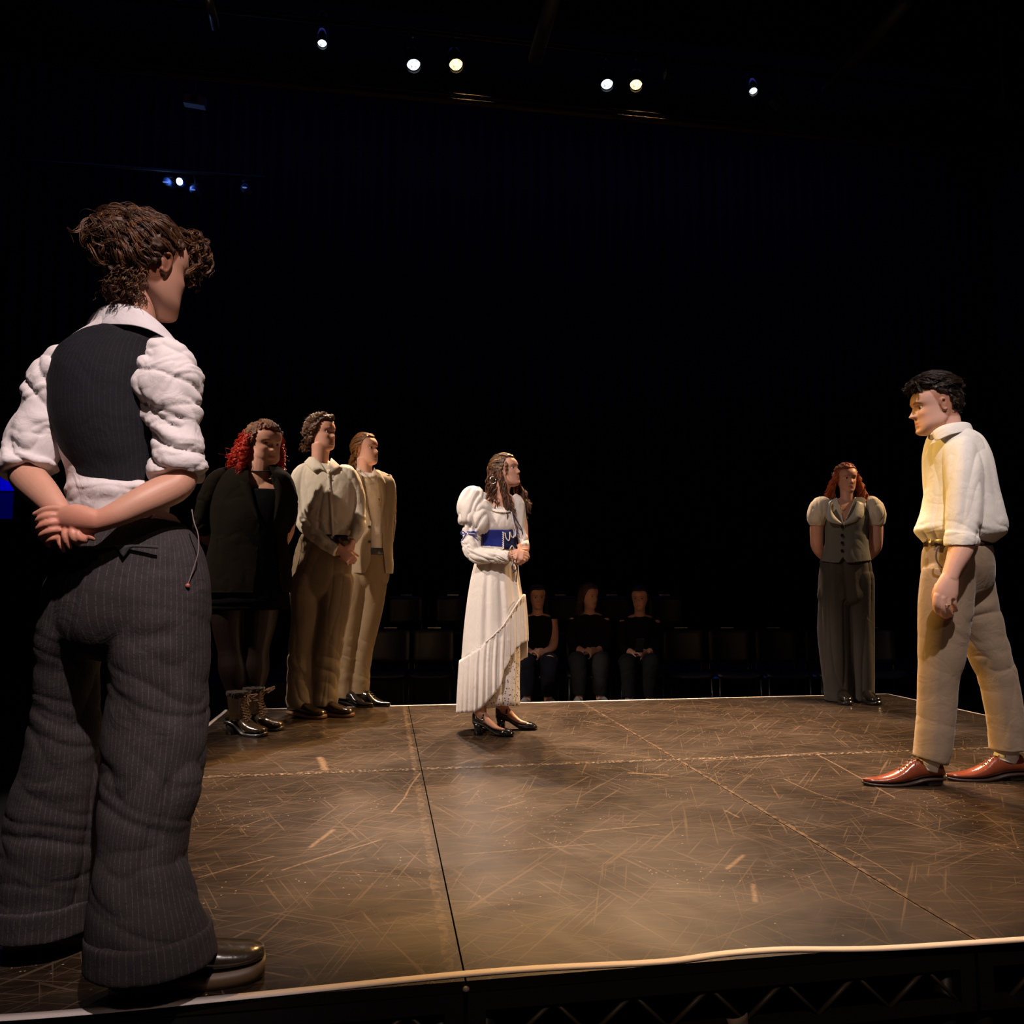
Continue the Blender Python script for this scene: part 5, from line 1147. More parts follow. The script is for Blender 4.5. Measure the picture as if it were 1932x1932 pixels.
# ------------------------------------------------------------------ fair man in the beige blazer
def blazer_man():
    f = Fig('person', 5.84, (697, 1332), 'fair-haired man with ponytail in open beige blazer, rearmost of the standing trio')
    hd = Head(f.P(691, 849, 0), 60, 4, 0, .238, .94)
    b = MB(); hd.add(b, jaw=.05)
    f.tube(b, [(692, 930, 0, 20, 18), (690, 905, 0, 15, 16), (688, 885, 0, 14, 15), (689, 866, 0, 16, 17)], n=24)
    f.loft(b, [(690, 890, 0, 12, 9), (694, 903, 0, 32, 14), (700, 930, 0, 38, 20), (704, 980, 0, 34, 22), (704, 1035, 0, 32, 21), (700, 1075, 0, 36, 24)], n=32)
    f.tube(b, [(664, 915, 2, 11), (660, 960, 4, 10), (664, 1005, 4, 9), (672, 1045, 6, 8)], n=16); f.tube(b, [(733, 915, -4, 10), (738, 960, -8, 10), (735, 1005, -12, 9), (728, 1050, -12, 8)], n=16)
    hand(b, f.P(672, 1045, 6), -Z0 + R0 * .1, -F0 + R0 * -.3, .18, (15, 25, 15), 1); hand(b, f.P(727, 1050, -12), -Z0, R0, .18, (15, 25, 15), -1)
    for p in ([(682, 1080, 2, 20), (672, 1180, 2, 15), (662, 1310, 2, 10)], [(706, 1080, 0, 18), (698, 1180, 0, 13), (682, 1270, 2, 9), (679, 1322, 2, 9)]): f.tube(b, p, n=16)
    f.build(b, 'body', SK2, voxel=.0048, smooth_it=2, attrs={'tint': hd.tint(brow=(.6, .42, .28), scalp=(.5, .36, .2))}); hd.eyes(f)
    SW = fabric('off_white_shirt', (.66, .60, .52), .04, .1, 500, 12); s = MB()
    f.loft(s, [(692, 893, 0, 20, 16), (697, 905, 2, 34, 20), (702, 940, 4, 34, 24), (705, 990, 4, 31, 25), (706, 1038, 4, 30, 24)], n=48)
    sh = f.build(s, 'shirt', SW, voxel=.006, disp=fold(f, .006, (9, 8, 3), 4, 6))
    f.build(strip(f, [(674, 880, 0), (680, 886, 16), (692, 896, 24), (697, 902, 26)], [(672, 886, 12), (680, 894, 24), (690, 902, 28), (697, 904, 28)], 4, 3), 'collar', SW, sh, solid=.003)
    f.build(strip(f, [(697, 902, 26), (703, 892, 20), (706, 882, 8)], [(698, 904, 28), (708, 902, 24), (712, 892, 12)], 4, 3), 'collar', SW, sh, solid=.003)
    f.build(cord(f, [(690, 906, 29), (698, 914, 31), (706, 912, 29)], .0022), 'necklace', mat('fine_chain', (.7, .65, .5), .3, metal=1))
    BZ = fabric('beige_wool_blazer', (.33, .255, .165), .12, .4, 300, 12, sheen=.3); s = MB()
    J = [(692, 888, -2, 22, 14), (696, 896, 0, 36, 18), (701, 910, 1, 43, 24), (704, 945, 2, 42, 28), (705, 990, 3, 36, 29), (704, 1030, 3, 36, 30), (702, 1062, 2, 39, 31), (700, 1082, 2, 40, 31)]
    G = f.rings(J, n=240, k=14); x, y = pxmap(f, G.reshape(-1, 3)); x = x.reshape(G.shape[:2]); y = y.reshape(G.shape[:2]); near = ((G - f.P(704, 980, 0)) @ -F0) > -.01
    lo_, hi_ = np.interp(y, [885, 930, 980, 1020, 1060, 1082], [682, 690, 700, 700, 698, 688]), np.interp(y, [885, 930, 980, 1030, 1082], [708, 717, 720, 722, 727])
    s.grid(G, caps=False, keep=(~(near & (x > lo_) & (x < hi_)))[:-1]); jk = f.build(s, 'blazer', BZ, solid=.009, disp=fold(f, .006, (8, 8, 3), 3, 6))
    for rows, sd in (([(668, 896, 2, 12, 15), (662, 915, 2, 15, 18), (659, 955, 4, 14, 16), (662, 1000, 5, 13, 14), (671, 1042, 6, 11, 12)], 5), ([(728, 898, -3, 11, 14), (734, 918, -4, 12, 16), (738, 955, -8, 10, 14), (736, 1000, -12, 10, 13), (729, 1045, -13, 9, 11)], 6)):
        sl = MB(); f.tube(sl, rows, n=32); f.build(sl, 'sleeve', BZ, jk, voxel=.006, disp=fold(f, .008, (9, 8, 12), sd, 20))
    for A_, B_ in (([(681, 886, 18), (683, 900, 26), (690, 935, 32), (700, 982, 34)], [(670, 890, 18), (668, 912, 26), (680, 935, 31), (699, 982, 35)]), ([(708, 886, 16), (713, 905, 24), (718, 935, 28), (720, 975, 31)], [(718, 892, 14), (728, 912, 22), (729, 938, 26), (721, 975, 31)])):
        f.build(strip(f, A_, B_, 5, 3), 'lapel', BZ, jk, solid=.005)
    for y_ in (994, 1022): button(f, 697, y_, 36, .011, mat('brown_coat_button', (.05, .03, .02), .3), jk)
    f.build(strip(f, [(714, 940, 31), (715, 955, 32)], [(716, 940, 31), (717, 955, 32)], 2, 2), 'pocket_pin', mat('brass_pin', (.7, .5, .2), .3, metal=1), jk, solid=.003)
    TN = fabric('tan_trouser_wool', (.26, .185, .105), .12, .3, 350, 12); t = MB()
    trunks(f, t, [(702, 1036, 3, 32, 26), (701, 1060, 2, 36, 28), (697, 1085, 1, 38, 29), (694, 1100, 0, 37, 27)],
           [[(678, 1090, 3, 21, 26), (668, 1150, 3, 20, 24), (660, 1210, 4, 18, 22), (655, 1270, 4, 17, 20), (652, 1316, 4, 17, 20)], [(709, 1090, 0, 22, 27), (702, 1150, 0, 20, 24), (692, 1200, 0, 19, 22), (684, 1250, 2, 17, 20), (680, 1290, 3, 17, 19), (679, 1308, 3, 17, 19)]], 32)
    f.build(t, 'trousers', TN, voxel=.0052, disp=both(fold(f, .007, (9, 8, 2.2), 3, 6), fold(f, .007, (6, 5, 12), 4, 25, lambda co: sst(1190, 1210, pxmap(f, co)[1]))))
    f.build(MB().grid(f.rings([(703, 1035, 4, 33, 27), (703, 1038, 4, 34, 28), (703, 1045, 4, 35, 29), (703, 1047, 4, 34, 28)], n=40)), 'belt', leather('black_belt_two', (.010, .008, .008), .55))
    SH = leather('black_dress_shoe', (.012, .010, .009), .14); shoe(f, f.P(668, 1330, 3), 68, .30, .10, 'point', SH, SH, .010, .02, .085, laces=mat('black_lace', (.01, .01, .01), .6)); shoe(f, f.P(642, 1330, 4), 60, .30, .10, 'point', SH, SH, .010, .02, .085)
    H = hairmat('honey_blond_hair', (.24, .12, .045), (.60, .36, .16), .38); r = np.random.default_rng(41)
    line = lambda x, z, y: z > -.22 + .34 * sst(-.28, -.02, x) + .26 * sst(-.02, .22, x)
    cap = hair_cap(f, hd, mat('hair_mass_blond', (.26, .14, .055), .5), thick=.03, line=line, noise=.012, lump=lambda co, no: .003 * ridged((co - f.o) * 50) - .001)
    C = [combed(r, 20, 240, (-.9, .05, -.25), line, .03, .03, 14, .006, 1.5, .010, 1, .01, .8), falls(r, 20, 26, (-.47, -.42), (-.05, .06), (-.05, .03), (-.66, -.46), (-.12, .14), (-.55, -.35), (-.10, 0), 14, .03, .014, 2.4)]
    strands(f, hd, np.concatenate(C), H, .0012, cap)
blazer_man()

# ------------------------------------------------------------------ man walking in from the right
def right_man():
    f = Fig('person', 3.60, (1790, 1472), 'dark-haired man in white shirt, tan trousers and brown shoes striding in from the right')
    hd = Head(f.P(1762, 769, 0), -96, -7, 0, .246)
    b = MB(); hd.add(b, jaw=.12, chin=.012, nose=1.05)
    f.tube(b, [(1800, 860, 0, 34, 32), (1790, 825, 0, 27, 28), (1785, 800, 0, 25, 27), (1778, 775, 0, 30, 28)], n=28)
    f.loft(b, [(1794, 812, 0, 24, 20), (1800, 830, 0, 36, 50), (1806, 880, 0, 46, 62), (1806, 950, 0, 46, 58), (1802, 1010, 0, 42, 46), (1804, 1060, 0, 40, 34), (1806, 1100, 0, 38, 28)], n=36)
    f.tube(b, [(1816, 860, 44, 20), (1820, 920, 62, 21), (1820, 975, 72, 21), (1818, 1010, 78, 21), (1812, 1040, 84, 20), (1798, 1072, 88, 15), (1791, 1092, 89, 13.5)], n=22)
    f.tube(b, [(1818, 860, -46, 18), (1830, 920, -60, 18), (1842, 970, -64, 17), (1848, 1010, -64, 15), (1846, 1050, -64, 12)], n=16)
    # hanging hand with loosely curled fingers, back of the hand towards us
    f.tube(b, [(1793, 1086, 89, 14, 12), (1789, 1100, 90, 18, 12), (1785, 1115, 90, 21, 12), (1783, 1128, 90, 20, 11)], n=22)
    for pts, r_ in (([(1768, 1124, 92), (1766, 1140, 90), (1769, 1152, 84), (1775, 1157, 76)], (6.4, 6, 5.6, 4.6)), ([(1778, 1128, 95), (1777, 1146, 93), (1780, 1159, 86), (1786, 1163, 77)], (6.4, 6.2, 5.8, 4.8)),
                    ([(1788, 1129, 95), (1788, 1145, 93), (1791, 1157, 86), (1795, 1160, 77)], (6.3, 6, 5.6, 4.6)), ([(1798, 1126, 92), (1799, 1138, 90), (1801, 1148, 84), (1803, 1151, 77)], (5.6, 5.3, 5, 4.2)),
                    ([(1772, 1106, 82), (1766, 1122, 74), (1768, 1138, 68), (1774, 1148, 66)], (8, 7.2, 6.4, 5))):
        f.tube(b, [(*p, q) for p, q in zip(pts, r_)], n=12, round_ends=True)
    hand(b, f.P(1850, 1052, -66), -Z0 + R0 * -.1, F0, .18, (20, 30, 20), 1)
    f.tube(b, [(1796, 1100, 20, 32), (1780, 1230, 24, 26), (1768, 1340, 24, 18), (1755, 1425, 24, 13), (1752, 1455, 24, 13)], n=20)
    f.tube(b, [(1822, 1100, -16, 30), (1838, 1160, -14, 26), (1862, 1230, -14, 22), (1882, 1300, -12, 17), (1898, 1405, -12, 12), (1902, 1440, -12, 12)], n=20)
    f.build(b, 'body', SK2, voxel=.0036, smooth_it=2, attrs={'tint': hd.tint(brow=(.25, .16, .11), scalp=(.62, .50, .42), cheek=(1, .8, .76))}); hd.eyes(f, (.08, .05, .03))
    SW = fabric('white_linen_shirt', (.80, .77, .71), .03, .22, 420, 12); s = MB()
    f.loft(s, [(1792, 806, 0, 28, 26), (1796, 816, 0, 38, 40), (1800, 830, 0, 46, 54), (1803, 855, 0, 53, 64), (1807, 890, 0, 57, 70), (1810, 930, 0, 61, 72), (1812, 965, 0, 68, 74), (1812, 990, 0, 78, 75), (1812, 1004, 0, 79, 73), (1810, 1015, 0, 66, 66), (1808, 1022, 0, 58, 60)], n=72, phi=0)
    f.tube(s, [(1810, 834, 26, 22, 20), (1814, 850, 40, 32, 28), (1818, 890, 56, 33, 30), (1820, 930, 66, 33, 29), (1820, 965, 72, 33, 28), (1818, 995, 76, 31, 27), (1816, 1014, 80, 29, 26), (1815, 1028, 82, 28, 25)], n=40, k=5)
    f.tube(s, [(1817, 1010, 80, 31, 28), (1816, 1018, 81, 32, 28), (1815, 1027, 82, 31, 27), (1815, 1030, 82, 28, 25)], n=40)
    f.tube(s, [(1812, 836, -26, 22, 22), (1820, 870, -48, 28, 26), (1830, 920, -60, 28, 26), (1840, 965, -64, 26, 24), (1846, 1000, -64, 23, 23), (1848, 1018, -64, 21, 21)], n=32)
    slv = lambda co: .4 + .8 * sst(975, 1000, pxmap(f, co)[1])
    sh = f.build(s, 'shirt', SW, voxel=.0046, smooth_it=2, disp=both(fold(f, .018, (6, 5, 2.2), 3, 12), fold(f, .010, (6, 5, 14), 5, 12, lambda co: sst(965, 1000, pxmap(f, co)[1]), 1.7)))
    c = MB(); T = [f.P(*p) for p in ((1754, 824, 16), (1762, 810, 28), (1778, 800, 36), (1800, 795, 36), (1820, 794, 26), (1830, 798, 6), (1824, 802, -24))]; B = [f.P(*p) for p in ((1757, 815, 12), (1766, 831, 36), (1790, 822, 50), (1812, 816, 50), (1832, 812, 34), (1836, 814, 6), (1826, 816, -30))]
    I = [f.P(*p) for p in ((1756, 830, 6), (1766, 824, 18), (1780, 818, 26), (1800, 812, 27), (1814, 810, 20), (1822, 812, 4), (1816, 814, -20))]
    T, B, I = (catmull(q, 6) for q in (T, B, I)); c.grid(np.array([I, (I + T) / 2, T, (T * 2 + B) / 3 - F0 * .003, (T + B * 2) / 3 - F0 * .003, B]), closed_u=False)
    f.build(c, 'collar', SW, sh, solid=.0025, subsurf=1)
    c = strip(f, [(1756, 818, 0), (1768, 804, -28), (1790, 799, -36)], [(1755, 830, -6), (1766, 826, -40), (1788, 818, -48)], 5, 3); f.build(c, 'collar', SW, sh, solid=.003)
    f.build(MB().grid(f.rings([(1806, 1016, 0, 53, 56), (1806, 1019, 0, 56, 59), (1806, 1028, 0, 57, 60), (1806, 1031, 0, 56, 59)], n=64)), 'belt', leather('dark_brown_belt', (.045, .02, .012), .35))
    f.build(strip(f, [(1749, 1017, 16), (1752, 1017, 24), (1757, 1017, 30)], [(1749, 1032, 16), (1752, 1032, 24), (1757, 1032, 30)], 3, 2), 'belt_buckle', mat('brass_buckle', (.6, .45, .25), .3, metal=1), solid=.005)
    TN = fabric('taupe_chino_cotton', (.27, .20, .135), .10, .35, 380, 11); t = MB()
    trunks(f, t, [(1806, 1026, 0, 55, 58), (1806, 1040, 0, 60, 60), (1807, 1070, 0, 63, 58), (1808, 1100, 0, 62, 48), (1808, 1122, 0, 52, 38)],
        [[(1790, 1080, 22, 47, 42), (1784, 1140, 23, 49, 40), (1780, 1190, 24, 46, 38), (1776, 1240, 24, 42, 36), (1771, 1275, 24, 37, 33), (1768, 1330, 24, 34, 31), (1762, 1390, 24, 33, 31), (1757, 1424, 24, 31, 30), (1755, 1434, 24, 30, 29)],
         [(1825, 1085, -14, 44, 40), (1836, 1140, -14, 43, 38), (1852, 1190, -14, 42, 36), (1868, 1235, -14, 39, 34), (1882, 1275, -13, 35, 32), (1893, 1330, -12, 33, 31), (1900, 1385, -12, 33, 31), (1903, 1414, -12, 33, 31)]], 44, True)
    tr = f.build(t, 'trousers', TN, voxel=.0046, smooth_it=10, disp=both(fold(f, .006, (5, 4, 1.6), 3, 6), fold(f, .008, (3.5, 3.5, 9), 6, -24, lambda co: sst(1110, 1150, pxmap(f, co)[1]) * (1 - .8 * sst(1290, 1330, pxmap(f, co)[1])) * (.15 + sst(1815, 1850, pxmap(f, co)[0])), 1.7), fold(f, .004, (3, 3, 7), 9, 18, lambda co: sst(1170, 1200, pxmap(f, co)[1]))))
    f.build(strip(f, [(1830, 1054, 58), (1850, 1057, 42), (1864, 1059, 20)], [(1830, 1057, 59), (1850, 1060, 43), (1864, 1062, 21)], 4, 2), 'pocket_welt', fabric('welt_taupe', (.22, .16, .11), .1), tr, solid=.003)
    f.build(strip(f, [(1770, 1030, 62), (1765, 1042, 62), (1766, 1058, 62), (1776, 1072, 64)], [(1773, 1030, 62), (1768, 1042, 62), (1769, 1058, 62), (1779, 1071, 64)], 4, 2), 'side_pocket', fabric('pocket_dark_taupe', (.08, .05, .035), .1), tr, solid=.003)
    button(f, 1849, 1066, 45, .006, mat('pocket_button', (.06, .03, .02), .4), tr)
    WSK = fabric('white_sock_knit', (.85, .82, .76), .04, .4, 300, 20)
    for x, y_, z in ((1752, 1436, 24), (1900, 1420, -12)):
        sk = MB(); f.tube(sk, [(x + 2, y_ - 26, z, 18, 18), (x + 1, y_ - 8, z, 19, 18), (x - 1, y_ + 6, z, 21, 18), (x - 3, y_ + 16, z, 22, 17)], n=24); f.build(sk, 'sock', WSK, disp=fold(f, .002, (20, 20, 60), 1))
    rg = MB(); rg.tube([f.P(1788 + 7.3 * math.cos(a), 1141 + 1.2 * math.sin(a), 93 + 7.6 * math.sin(a)) for a in np.linspace(0, 6.4, 18)], .0016, n=8, k=1); f.build(rg, 'ring', mat('gold_ring', (.9, .65, .3), .2, metal=1))
    BR = leather('cognac_leather', (.19, .045, .020), .2, 30); SO = mat('dark_stacked_sole', (.03, .015, .010), .4)
    shoe(f, f.P(1778, 1469, 24), -88, .352, .098, 'point', BR, SO, .010, .024, .090, laces=mat('brown_lace', (.08, .02, .01), .6))
    shoe(f, f.P(1932, 1464, -12), -88, .352, .098, 'point', BR, SO, .010, .024, .090, laces=mat('brown_lace', (.08, .02, .01), .6))
    H = hairmat('near_black_hair', (.016, .009, .005), (.075, .040, .020), .4); r = np.random.default_rng(51)
    line = lambda x, z, y: z > -.24 + .44 * sst(-.34, -.10, x) + .14 * sst(-.10, .20, x)
    cap = hair_cap(f, hd, mat('hair_mass_black', (.02, .011, .006), .6), thick=lambda u: .02 + .10 * np.clip(u[..., 2], 0, 1) ** 1.3 + .04 * np.clip(u[..., 0], 0, 1) * np.clip(u[..., 2] * 2, 0, 1), line=line, noise=.02, lump=lambda co, no: .004 * ridged((co - f.o) * 40) - .001)
    g = lambda tgt, n, lo, lift, arch, tm: combed(r, 18, n, tgt, line, lift, arch, 13, .008, 1.5, .014, tm, .03, .8, lo=lo)
    C = [g((-.9, .2, .3), 170, .35, .10, .05, .5), g((.9, -.3, .45), 130, .45, .12, .06, .45), g((-.8, 0, -.5), 190, None, .030, .01, .22)]
    n = 70; tt = np.linspace(0, 1, 18)[None, :, None]; s0 = np.c_[r.uniform(.18, .34, n), r.uniform(-.25, .25, n), r.uniform(.40, .50, n)]; e1 = s0 + np.c_[r.uniform(.0, .10, n), r.normal(size=n) * .06, r.uniform(-.16, -.02, n)]; m = (s0 + e1) / 2 + (.07, 0, .07)
    C.append(locks(frizz((1 - tt) ** 2 * s0[:, None] + 2 * tt * (1 - tt) * m[:, None] + tt ** 2 * e1[:, None], r, .012, 1.5), r, 13, .012, .4, fly=.03))
    strands(f, hd, np.concatenate(C), H, .0009, cap)
right_man()

# ------------------------------------------------------------------ woman in the grey waistcoat, far right
def waistcoat_woman():
    f = Fig('person', 6.02, (1601, 1323), 'woman with long ginger hair in grey waistcoat and wide dark trousers, at the back')
    hd = Head(f.P(1597, 903, 0), 2, -6, 0, .215)
    b = MB(); hd.add(b, nose=.8)
    f.tube(b, [(1598, 975, 0, 20, 15), (1598, 955, 2, 14, 13), (1598, 935, 2, 12, 12), (1598, 918, 0, 13, 14)], n=24)
    f.loft(b, [(1598, 938, 0, 10, 8), (1598, 948, 0, 34, 14), (1597, 970, 2, 42, 20), (1596, 1010, 2, 36, 22), (1596, 1050, 0, 34, 20), (1597, 1090, 0, 40, 24)], n=32)
    for sg in (-1, 1):
        f.tube(b, [(1597 + sg * 46, 952, 0, 14), (1597 + sg * 55, 985, -4, 12.5), (1597 + sg * 56, 1015, -8, 12), (1597 + sg * 54, 1034, -14, 11), (1597 + sg * 40, 1050, -26, 10), (1597 + sg * 14, 1068, -36, 8)], n=18)
    hand(b, f.P(1608, 1069, -38), -R0 - Z0 * .3, F0, .16, (20, 40, 30), 1)
    for sg in (-1, 1): f.tube(b, [(1597 + sg * 22, 1090, 0, 18), (1597 + sg * 24, 1200, 0, 14), (1598 + sg * 20, 1310, 0, 9)], n=14)
    f.build(b, 'body', SK1, voxel=.0046, smooth_it=2, attrs={'tint': hd.tint(scalp=(.6, .25, .1), lip=(.7, .35, .32))}); hd.eyes(f)
    BL = fabric('cream_blouse_cotton', (.68, .62, .50), .04, .1, 500, 12); s = MB()
    f.loft(s, [(1598, 940, -1, 20, 15), (1598, 948, 0, 36, 18), (1597, 960, 1, 42, 21), (1597, 990, 2, 38, 23), (1597, 1030, 2, 33, 22)], n=48, caps=False, keep=None)
    G = f.rings([(1598, 940, -1, 22, 16), (1598, 948, 0, 37, 19), (1597, 960, 1, 43, 22), (1597, 990, 2, 39, 24), (1597, 1030, 2, 34, 23)], n=260, k=18); x, y = pxmap(f, G.reshape(-1, 3)); x = x.reshape(G.shape[:2]); y = y.reshape(G.shape[:2]); near = ((G - f.P(1597, 980, 0)) @ -F0) > 0
    hw = np.interp(y, [938, 986], [17, 0]); s = MB().grid(G, caps=False, keep=(~(near & (np.abs(x - 1592 - (986 - y) * .08) < hw)))[:-1])
    blouse = f.build(s, 'blouse', BL, solid=.004)
    for sg in (-1, 1):
        q = MB(); f.tube(q, [(1597 + sg * 34, 948, 0, 10, 14), (1597 + sg * 45, 953, 0, 19, 20), (1597 + sg * 53, 968, -1, 20, 22), (1597 + sg * 56, 980, -2, 17, 19), (1597 + sg * 56, 990, -4, 13, 14)], n=36, k=5)
        f.build(q, 'puff_sleeve', BL, blouse, voxel=.005, smooth_it=1, disp=fold(f, .010, (17, 14, 3), 2 + sg, 8 * sg, None, 1.4))
    GW = fabric('grey_green_waistcoat', (.115, .115, .10), .1, .3, 400, 11); s = MB()
    V = [(1598, 940, -1, 32, 18), (1598, 950, 0, 37, 21), (1597, 965, 1, 41, 24), (1597, 985, 2, 41, 26), (1597, 1010, 2, 39, 26), (1597, 1030, 2, 40, 26), (1596, 1048, 2, 44, 28), (1595, 1062, 2, 47, 29)]
    G = f.rings(V, n=280, k=16); x, y = pxmap(f, G.reshape(-1, 3)); x = x.reshape(G.shape[:2]); y = y.reshape(G.shape[:2]); near = ((G - f.P(1597, 1000, 0)) @ -F0) > 0
    hw = np.interp(y, [938, 990], [24, 0]); cut = near & (np.abs(x - 1591) < hw); cut |= near & (y > np.interp(np.abs(x - 1590), [0, 8, 60], [1050, 1062, 1056]))
    s.grid(G, caps=False, keep=(~cut)[:-1]); wc = f.build(s, 'waistcoat', GW, solid=.006, disp=fold(f, .004, (8, 7, 5), 3, 25))
    CL = fabric('pale_grey_satin_lapel', (.42, .41, .37), .05, .1, 400, 12, rough=.5)
    for A_, B_ in (([(1570, 943, 19), (1568, 960, 27), (1576, 975, 30), (1589, 988, 32)], [(1561, 950, 18), (1558, 972, 26), (1564, 984, 30), (1587, 990, 32)]), ([(1617, 945, 20), (1612, 960, 28), (1603, 976, 31), (1590, 988, 32)], [(1629, 950, 18), (1629, 972, 26), (1616, 984, 30), (1592, 991, 32)])):
        f.build(strip(f, A_, B_, 5, 3), 'lapel', CL, wc, solid=.005)
    for y_ in (994, 1010, 1024, 1039): button(f, 1589, y_, 30, .012, mat('black_button', (.01, .01, .01), .3), wc)
    f.build(cord(f, [(1586, 952, 14), (1589, 962, 20), (1594, 962, 20), (1600, 950, 14)], .0018), 'necklace', mat('dark_pendant_cord', (.05, .03, .02), .5))
    TR = fabric('charcoal_wide_trousers', (.045, .038, .031), .15, .3, 400, 9); t = MB()
    trunks(f, t, [(1595, 1050, 0, 42, 25), (1595, 1066, 0, 47, 28), (1595, 1100, 0, 51, 30), (1595, 1130, 0, 52, 31)],
        [[(1574, 1090, 0, 28, 28), (1573, 1150, 0, 29, 28), (1573, 1200, 0, 29, 28), (1576, 1260, 2, 26, 28), (1579, 1300, 4, 24, 27), (1580, 1321, 4, 24, 27)],
         [(1618, 1090, 0, 28, 28), (1618, 1150, 0, 29, 28), (1620, 1200, 0, 28, 28), (1622, 1260, 2, 26, 28), (1624, 1300, 4, 24, 27), (1625, 1320, 4, 24, 27)]], 40)
    f.build(t, 'trousers', TR, voxel=.0052, smooth_it=8, disp=both(fold(f, .022, (11, 8, .7), 5, 2, None, 1.5), fold(f, .004, (5, 5, 9), 4, 20, lambda co: sst(1270, 1290, pxmap(f, co)[1]))))
    SH = leather('black_round_shoe', (.015, .012, .010), .15)
    shoe(f, f.P(1582, 1315, 0), -8, .26, .10, 'round', SH, SH, .022, .01, .08); shoe(f, f.P(1622, 1315, 0), 4, .26, .10, 'round', SH, SH, .022, .01, .08)
    H = hairmat('ginger_wavy_hair', (.36, .075, .018), (.95, .36, .13), .4); r = np.random.default_rng(61)
    line = lambda x, z, y: z > -.20 + .60 * sst(-.12, .22, x)
    cap = hair_cap(f, hd, mat('hair_mass_ginger', (.36, .09, .025), .6), thick=.035, line=line, noise=.015, lump=lambda co, no: .006 * ridged((co - f.o) * 45) - .003)
    C = [combed(r, 22, 150, (-.75, .0, .1), line, .035, .03, 12, .014, 2, .012, .8, .03), falls(r, 22, 46, (-.2, .12), (.30, .38), (-.15, .22), (-.15, .22), (.42, .72), (-1.05, -.62), (.0, .12), 12, .035, .016, 2.6), falls(r, 22, 40, (-.2, .12), (-.38, -.30), (-.15, .22), (-.3, .08), (-.72, -.40), (-.85, -.55), (.0, -.12), 12, .03, .016, 2.6),
         falls(r, 22, 16, (-.05, .15), (.34, .38), (-.1, .1), (.15, .34), (.30, .62), (-1.30, -.95), (.08, .14), 12, .045, .014, 2.6)]
    strands(f, hd, np.concatenate(C), H, .0013, cap)
waistcoat_woman()

# ------------------------------------------------------------------ dark rows beyond the stage: chairs and three watchers
CHM = mat('black_chair_shell', (.010, .010, .012), .5); CHF = mat('chair_steel', (.04, .04, .045), .35, metal=.6)
def chair(px, D, base, lab, group='chairs in the dark rows'):
    c = pix(px, 1200, D); c[2] = base; f = -F0; l = R0
    r = root('audience_chair', c, lab, 'chair', group); P = lambda x, y, z: c + l * x - F0 * y + Z0 * z
    q = MB().grid(np.array([[P(x, y, .44 + .015 * abs(x / .2) ** 3 + .01 * math.sin((y + .2) * 8)) for x in np.linspace(-.21, .21, 9)] for y in np.linspace(-.18, .22, 8)]), closed_u=False)
    build(q, 'seat', CHM, r, c, solid=.03)
    q = MB().grid(np.array([[P(x, -.20 - .06 * (z - .5) + .05 * (x / .2) ** 2, z) for x in np.linspace(-.20, .20, 9)] for z in np.linspace(.54, .86, 8)]), closed_u=False)
    build(q, 'backrest', CHM, r, c, solid=.025)
    build(MB().box(P(0, -.235, .877), .13, .03, .012, Matrix((R0, F0, Z0)).transposed()), 'back_highlight', mat('highlight_pale', (.30, .32, .36), .4, metal=.5) if 'highlight_pale' not in bpy.data.materials else bpy.data.materials['highlight_pale'], r, c, flat=True)  # small pale strip stands in for the highlight atop the chair back
    for sx in (-.19, .19):
        build(MB().tube([P(sx, .20, .44), P(sx * 1.05, .22, 0.01)], .011, n=8, k=1), 'leg', CHF, r, c)
        build(MB().tube([P(sx, -.21, .80), P(sx, -.19, .44), P(sx * 1.05, -.24, 0.01)], .011, n=8, k=1), 'leg', CHF, r, c)
    return r
def dup(r, px, D, base, lab):
    c = pix(px, 1200, D); c[2] = base; o = r.copy(); COL.objects.link(o); o.location = c; o['label'] = lab
    for ch in r.children:
        q = ch.copy(); COL.objects.link(q); q.parent = o
    return o
DR = 7.75
c0 = chair(1012, DR, 0, 'black chair under the dark figure seated just right of the white dress')
for px, lab in ((1108, 'black chair under the seated figure looking left'), (1204, 'black chair under the seated figure holding a small object'), (1294, 'empty black chair, first to the right of the seated watchers'), (1384, 'empty black chair, second to the right of the seated watchers'),
                (1474, 'empty black chair, just left of the woman in the grey waistcoat'), (918, 'empty black chair hidden behind the white dress'), (815, 'empty black chair just left of the white dress'), (730, 'empty black chair behind the beige blazer'), (1664, 'empty black chair between the waistcoat woman and the striding man'), (1570, 'empty black chair directly behind the woman in the grey waistcoat')):
    dup(c0, px, DR, 0, lab)
rs = slab('riser', (-3, 8.55, 0), (8.6, 9.9, .30), mat('riser_black', (.012, .012, .014), .6)); del rs['kind']; tag(rs, 'low black seating riser behind the front row of chairs', 'riser')
for px, lab in ((761, 'raised black chair, first from the left in the upper row'), (851, 'raised black chair left of the white dress in the upper row'), (940, 'raised black chair directly behind the white dress'), (1060, 'raised black chair between the first two watchers'), (1160, 'raised black chair between the second and third watcher'), (1262, 'raised black chair right of the third watcher')):
    dup(c0, px, 9.35, .30, lab)
# dim blue step lights along the riser
SL = mat('blue_step_light', (.02, .03, .1), .5, emit=(.05, .12, .8), estr=.03)
for x1, x2, lab in ((1308, 1356, 'faint blue step light, leftmost on the riser edge'), (1392, 1455, 'faint blue step light in the middle of the riser edge'), (1480, 1540, 'faint blue step light left of the waistcoat woman'), (1662, 1722, 'faint blue step light between the two right figures')):
    a, b = at_y(x1, 1236, 8.53), at_y(x2, 1236, 8.53); a[2] = b[2] = .27; m_ = (a + b) / 2
    o = build(MB().box(m_, b[0] - a[0], .012, .025), 'step_light', SL, None, tuple(m_), flat=True); o.location = m_; tag(o, lab, 'step light', 'step lights on the riser')

